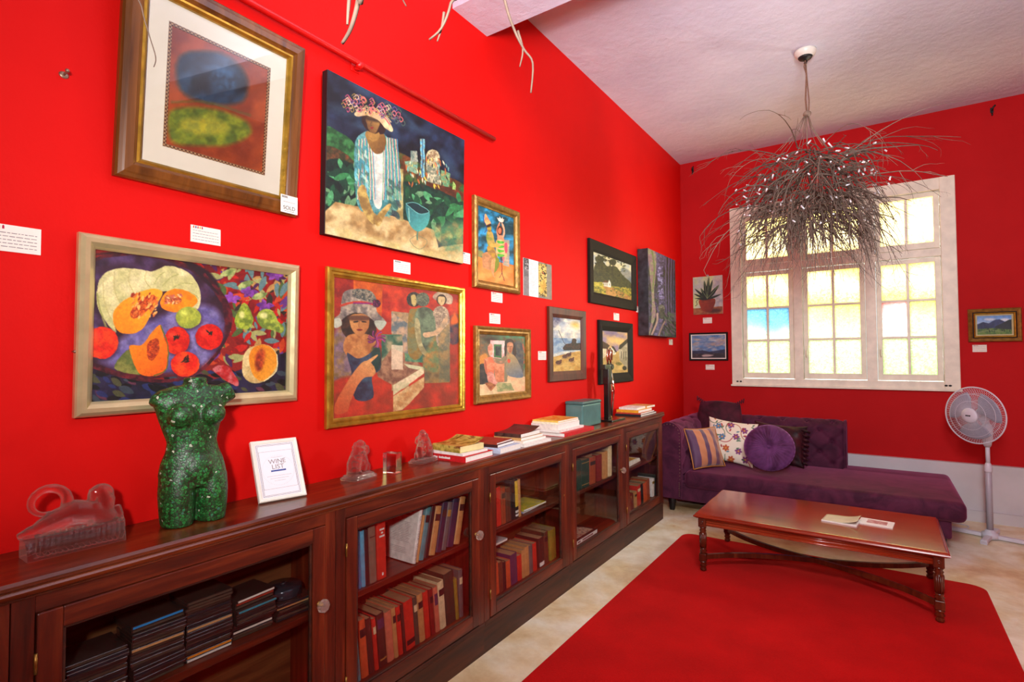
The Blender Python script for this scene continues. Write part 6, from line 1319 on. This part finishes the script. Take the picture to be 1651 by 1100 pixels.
for d in (1, -1):
    c = MB(); n_ = 24; ring = []
    for i in range(n_+1):
        t = -1+2*i/n_; x = lx*t*.985; y = d*ly*.97*(math.sin(t*PI/2)*.35+t**3*.65); z = .098+.0*t; ring.append((x, y, z))
    for i in range(n_):
        a, b_ = Vector(ring[i]), Vector(ring[i+1]); n1 = (b_-a).normalized(); w_ = Vector((-n1.y, n1.x, 0))*.011
        vs = [c.bm.verts.new(p) for p in (a-w_+Vector((0,0,-.016+.0006*(d>0))), a+w_+Vector((0,0,-.016)), b_+w_+Vector((0,0,-.016)), b_-w_+Vector((0,0,-.016)), a-w_+Vector((0,0,.016)), a+w_+Vector((0,0,.016)), b_+w_+Vector((0,0,.016)), b_-w_+Vector((0,0,.016)))]
        for f in ((0,1,2,3),(4,7,6,5),(0,4,5,1),(1,5,6,2),(2,6,7,3),(3,7,4,0)): c.bm.faces.new([vs[j] for j in f])
    bmesh.ops.remove_doubles(c.bm, verts=c.bm.verts, dist=.002); c.build('stretcher', M_tl, tb)
# leaflets on the table: one opened and curling, one flat with a red picture
p = atZ(1357, 838, TZ+.01); bo = empty('booklet', (p.x, p.y, TZ+.0006), rz=-.12, label='opened cream booklet with a curling page on the coffee table', cat='booklet')
MB().box(-.105, .10, -.085, .085, 0, .008).build('page_block', M_pagesw, bo)
cv = MB().grid(lambda u, v: Vector((-.105+.205*u, -.08+.165*v, .0085+.030*max(0, u-.45)**2*3+.006*math.sin(u*3)*(v))), 20, 6); o = cv.build('curled_page', flat('old cream paper', (206, 196, 160), .6, var=.08, scale=12), bo); so = o.modifiers.new('s', 'SOLIDIFY'); so.thickness = .0008; so.offset = 1
p = atZ(1413, 843, TZ+.005); bo = empty('booklet', (p.x, p.y, TZ+.0006), rz=-.10, label='flat white booklet with a small red picture on its cover', cat='booklet')
MB().box(-.095, .095, -.075, .075, 0, .006).build('page_block', M_pagesw, bo); MB().box(-.052, .06, -.035, .045, .0061, .0068).build('cover_picture', P_red, bo)
# ---------------------------------------------------------------- pedestal fan
M_fan = flat('off white fan plastic', (214, 210, 222), .4, var=.03); M_fg = flat('grey fan pole', (176, 172, 184), .35, var=.04)
fn = empty('pedestal_fan', (.735, 6.02, 0), label='white pedestal fan standing between the chaise and the right edge', cat='fan')
bs = MB()
for a in (0, 90, 180, 270):
    Mx = Matrix.Rotation(math.radians(a-17), 4, 'Z'); bs.box(.02, .34 if a in (0, 180) else .24, -.022, .022, .008, .038, M=Mx, bev=.006); bs.box((.30 if a in (0, 180) else .20), (.34 if a in (0, 180) else .24), -.024, .024, 0, .030, M=Mx, bev=.005)
bs.lathe([(.06, .006), (.058, .045), (.035, .06), (.028, .075)], 24); bs.build('cross_base', M_fan, fn)
MB().lathe([(.0225, .07), (.0225, .56), (.020, .562)], 20).build('lower_pole', M_fg, fn); MB().lathe([(.024, .555), (.028, .565), (.027, .60), (.020, .625), (.017, .632)], 20).build('height_collar', M_fan, fn)
MB().lathe([(.015, .62), (.015, .79)], 16).build('upper_pole', M_fan, fn)
MB().lathe([(.018, .765), (.026, .78), (.036, .84), (.040, .91), (.034, .95), (.022, .965)], 20).build('control_housing', M_fan, fn)
HC = Vector((-.085, -.075, 1.035)); nrm = Vector((-.66, -.75, -.02)).normalized()
hd = empty('fan_head', HC); hd.parent = fn; zq = nrm.to_track_quat('Z', 'Y'); hd.rotation_euler = zq.to_euler()
def inh(mb, name, mat): 
    o = mb.build(name, mat, fn); o.location = HC; o.rotation_euler = zq.to_euler(); return o
bpy.data.objects.remove(hd)
gR = .236
def guard(depth, nm, n_=110):
    g = MB()
    for k in range(n_):
        a = 2*PI*k/n_; g.tube([(r*math.cos(a), r*math.sin(a), depth*(1-(r/gR)**2.6)) for r in (.060, .11, .16, .195, .22, .232, gR)], .0011, 4, cap=False)
    for r in (.12, .18): g.tube([(r*math.cos(2*PI*i/48), r*math.sin(2*PI*i/48), depth*(1-(r/gR)**2.6)) for i in range(48)], .0018, 5, closed=True)
    inh(g, nm, M_fan)
guard(.062, 'front_grille'); guard(-.062, 'rear_grille', 72)
inh(MB().tube([(gR*math.cos(2*PI*i/64), gR*math.sin(2*PI*i/64), 0) for i in range(64)], .0055, 8, closed=True), 'guard_rim', M_fan)
inh(MB().lathe([(.063, .056), (.063, .062), (.056, .070), (.03, .075), (0, .076)], 32), 'centre_badge', M_fan)
lg = MB(); [lg.box(-.019+.0135*k, -.008+.0135*k, -.006, .006, .0755, .0765) for k in range(3)]; inh(lg, 'badge_logo', M_inkd)
inh(MB().lathe([(.030, -.03), (.034, .0), (.030, .035), (0, .04)], 20), 'hub', M_fg)
M_bl = flat('grey translucent blade', (150, 150, 170), .3)
for k in range(3):
    a0 = 2*PI*k/3+.5
    def f(u, v, a0=a0):
        r = .03+.170*u; w_ = (.35+.9*math.sin(min(1, u*1.15)*PI*.62)); a = a0+(v-.5)*1.75*w_*.72; return Vector((r*math.cos(a), r*math.sin(a), .030*(v-.5)*(1.2-u*.4)))
    o = inh(MB().grid(f, 12, 12), 'blade', M_bl); so = o.modifiers.new('s', 'SOLIDIFY'); so.thickness = .002
mo = MB(); mo.lathe([(.045, -.062), (.055, -.075), (.056, -.12), (.045, -.15), (.02, -.165), (0, -.166)], 24); mo2 = inh(mo, 'motor_housing', M_fan)
MB().tube([tuple(HC-nrm*.10), tuple(HC-nrm*.10+Vector((0, 0, -.05))), (0, 0, .955)], [.03, .028, .024], 12).build('tilt_neck', M_fan, fn)
cb = [(.66, 6.03, .02), (.62, 6.14, .006), (.50, 6.24, .006), (.42, 6.30, .006), (.52, 6.36, .006), (.62, 6.33, .006), (.60, 6.22, .007), (.50, 6.18, .012), (.44, 6.26, .012), (.52, 6.42, .006), (.6, 6.45, .05), (.62, 6.53, .16)]
MB().tube([Vector(tuple(q))-Vector((.735, 6.02, 0)) for q in catmull(cb, False, 5)], .004, 6).build('power_cord', M_fan, fn)
# ---------------------------------------------------------------- chandeliers made of bundled twigs
M_twig = flat('grey brown twig bark', (104, 86, 74), .7, var=.3, scale=40); M_twl = flat('pale twig bark', (134, 112, 96), .65, var=.25, scale=40); M_tin_ = flat('silver foil tube', (244, 244, 250), .35, .3)
M_twn = flat('dark twig bark', (92, 72, 60), .8, var=.3, scale=40); M_cord = flat('brown twisted cord', (120, 84, 66), .8, var=.3, scale=80)
def twig(mb, p, d, L, r, R, segs=7, droop=.25, wob=.35, branch=.5, lvl=0, n=4):
    pts = [Vector(p)]; d = Vector(d).normalized(); buds = []
    for i in range(segs):
        d = (d + Vector((R.uniform(-1, 1), R.uniform(-1, 1), R.uniform(-1, 1)))*wob/segs*2.2 + Vector((0, 0, -droop/segs*2))).normalized()
        pts.append(pts[-1]+d*L/segs)
        if lvl < 2 and R.random() < branch: buds.append((pts[-1].copy(), d.copy(), i))
    mb.tube(pts, [r*(1-.72*i/segs) for i in range(segs+1)], n, cap=False)
    for q, dd, i in buds:
        s = dd.orthogonal().normalized(); s.rotate(Matrix.Rotation(R.uniform(0, 2*PI), 3, dd)); k = (dd*.8+s*R.uniform(.45, .9)).normalized()
        twig(mb, q, k, L*R.uniform(.2, .45)*(1-i/segs*.4), r*(.6-.3*i/segs), R, 4, droop*.6, wob, branch*.6, lvl+1, 3 if lvl else n)
def chandelier(cx, cy, label, seed, dense=1.0, long_=(), k_=1.0):
    R = random.Random(seed); o = empty('twig_chandelier', (cx, cy, CEIL), label=label, cat='chandelier', group='twig chandeliers hanging from the ceiling')
    MB().lathe([(.078, 0), (.078, -.012), (.070, -.034), (.055, -.046), (.052, -.050)], 28).build('ceiling_rose', M_white, o)
    MB().lathe([(.052, -.0505), (.045, -.062), (.02, -.068), (.010, -.075)], 20).build('rose_cup', MB_k, o)
    c = MB().tube([(0, 0, -.065), (.006, 0, -.2), (-.004, .004, -.38), (.004, 0, -.50)], .006, 8); c.tube([(0, 0, -.065), (-.01, 0, -.12), (.008, 0, -.2), (.02, .0, -.40), (.016, 0, -.5)], .004, 6); c.build('cord', M_cord, o)
    MB().tube([(-.01, 0, -.07), (.012, .004, -.085), (.01, -.004, -.1), (-.01, 0, -.095)], .005, 6).build('hook', MB_k, o)
    w = MB()
    for k in range(16):
        a = 2*PI*k/16+R.uniform(-.1, .1); rr = R.uniform(.12, .30); w.tube([(.01*math.cos(a), .01*math.sin(a), -.50), (rr*.35*math.cos(a), rr*.35*math.sin(a), -.64), (rr*math.cos(a), rr*math.sin(a), -.80)], .0022, 4)
    w.sphere((.005, 0, -.50), (.03, .03, .025), 8, 6); w.build('hanging_wires', M_twl, o)
    nest = MB()
    for k in range(int(470*dense)):
        a = R.uniform(0, 2*PI); el = R.uniform(-.6, 1.0); rr = R.uniform(.0, .36); z = -.76-rr*.3-R.uniform(0, .60)
        tang = R.uniform(-1, 1); d = (math.cos(a)*(1-abs(tang)*.4)-math.sin(a)*tang, math.sin(a)*(1-abs(tang)*.4)+math.cos(a)*tang, el*.6-.1)
        twig(nest, (rr*math.cos(a), rr*math.sin(a), z), d, R.uniform(.22, .50)*k_, R.uniform(.0036, .0082), R, 6, R.uniform(.1, 1.4), .6, .16)
    ob = nest.build('twig_nest', M_twig, o, fixn=False); ob['kind'] = 'stuff'
    hang_ = MB()
    for k in range(int(165*dense)):
        a = R.uniform(0, 2*PI); rr = R.uniform(.08, .50); z = -1.18-R.uniform(-.05, .26)+rr*.1
        twig(hang_, (rr*math.cos(a), rr*math.sin(a), z), (math.cos(a)*.45, math.sin(a)*.45, -1), R.uniform(.20, .64)*k_, R.uniform(.002, .004), R, 7, .25, .45, .5)
    ob = hang_.build('hanging_sprays', M_twig, o, fixn=False); ob['kind'] = 'stuff'
    for k in range(int(34*dense)):
        t = MB(); a = 2*PI*k/34*1.0+R.uniform(-.15, .15); z = -.86-R.uniform(-.05, .4); twig(t, (.2*math.cos(a), .2*math.sin(a), z), (math.cos(a), math.sin(a), R.uniform(.0, .7)), R.uniform(.55, .85)*k_, R.uniform(.0035, .0058), R, 10, R.uniform(.35, .9), .45, .4)
        t.build('long_twig', M_twl if R.random() < .45 else M_twig, o, fixn=False)
    f = MB()
    for k in range(int(150*dense)):
        a = R.uniform(0, 2*PI); rr = R.uniform(.25, .56); z = -.84-R.uniform(0, .6)-(rr-.3)*.2; d = Vector((R.uniform(-1, 1), R.uniform(-1, 1), R.uniform(-1, 1))).normalized(); l = R.uniform(.008, .02)
        q = Vector((rr*math.cos(a), rr*math.sin(a), z)); f.tube([q-d*l, q+d*l], .0058, 5)
    ob = f.build('foil_tubes', M_tin_, o, fixn=False); ob['kind'] = 'stuff'
    for pts, r in long_:
        t = MB(); pp = [Vector(p)-Vector((cx, cy, CEIL)) for p in pts]; t.tube([Vector(tuple(v)) for v in catmull([tuple(q) for q in pp], False, 4)], [r*(1-.55*i/(4*(len(pp)-1))) for i in range(4*(len(pp)-1)+1)], 6); t.build('long_twig', M_twn, o)
    return o
chandelier(-.432, 4.70, 'bushy twig chandelier hanging in front of the window', 4)
def pt(px, py, dist): d = ray(px, py); return CAM + d*dist      # dist = distance along the view axis, metres
src = Vector((-.43, .38, 2.72))
def br(*q, d0=.8, d1=.8):
    n_ = len(q); P_ = [pt(x, y, d0+(d1-d0)*i/max(1, n_-1)) for i, (x, y) in enumerate(q)]; a = P_[0]
    return [tuple(src.lerp(a, .0)), tuple(src.lerp(a, .5)+Vector((0, 0, .06)))] + [tuple(p) for p in P_]
lg_ = [(br((585,-60),(578,0),(566,45),(552,70), d0=.62, d1=.66), .006), (br((566,-40),(562,10),(560,40), d0=.66, d1=.66), .004), (br((655,-60),(648,-10),(655,10), d0=.9, d1=.9), .003),
    (br((735,-60),(727,5),(712,45),(692,64), d0=.78, d1=.8), .0042), (br((716,20),(712,45),(705,67), d0=.8, d1=.8), .003), (br((800,-80),(815,5),(830,50),(845,80),(859,102),(856,150), d0=.85, d1=.9), .0042), (br((835,50),(843,80),(838,108), d0=.88, d1=.88), .003),
    (br((212,-90),(228,10),(240,55),(251,92),(248,108), d0=.95, d1=1.0), .0022)]
# the short forks start from their branch, not from the nest
for i in (1, 4, 6): lg_[i] = (lg_[i][0][2:], lg_[i][1])
chandelier(-.43, .35, 'nearer twig chandelier, only its lowest twig tips hanging into the top of the picture', 9, .45, [(p, r*.75) for p, r in lg_], .5)
# ---------------------------------------------------------------- light
def area(name, loc, target, size, power, colr=(1,1,1), sy=None, spread=None):
    l = bpy.data.lights.new(name, 'AREA'); l.energy = power; l.color = colr; l.size = size
    if sy: l.shape = 'RECTANGLE'; l.size_y = sy
    if spread: l.spread = spread
    o = bpy.data.objects.new(name, l); col.objects.link(o); o.location = loc
    o.rotation_euler = (Vector(target)-Vector(loc)).to_track_quat('-Z', 'Y').to_euler(); return o
area('daylight_lamp', (-.4, WALLY+1.6, 2.4), (-.4, WALLY, 2.2), 2.6, 250, (1, .99, .97), 2.2)
area('camera_flash', (.12, -.45, 1.95), (-2, 3.0, 2.25), .16, 38, (1, .98, .96), spread=1.85)
area('ceiling_fill', (.3, .9, 2.75), (.2, 3.4, 3.93), .5, 138, (.97, .97, 1))  # added fill light, aimed at the ceiling for neutral ambient
area('wall_hotspot_light', (.7, 5.7, 2.2), (-2, 3.9, 2.3), .35, 26, (1, .93, .85), spread=2.0)  # added to make the hot spot on the left wall, no fitting here
#area('side_daylight', (3.2, 3.6, 2.0), (-2, 4.2, 1.6), 1.6, 60, (1, .94, .86), 2.0)
w = bpy.data.worlds.new('world'); sc.world = w; w.use_nodes = True
bg = w.node_tree.nodes['Background']; bg.inputs[0].default_value = (.9, .95, 1, 1); bg.inputs[1].default_value = 1.0
sc.view_settings.view_transform = 'Standard'; sc.view_settings.look = 'None'; sc.view_settings.exposure = 0
sc.cycles.use_denoising = True
sc.cycles.max_bounces = 8; sc.cycles.transparent_max_bounces = 16; sc.cycles.transmission_bounces = 8; sc.cycles.glossy_bounces = 4; sc.cycles.diffuse_bounces = 4
sc.cycles.sample_clamp_indirect = 6; sc.cycles.caustics_refractive = False; sc.cycles.caustics_reflective = False
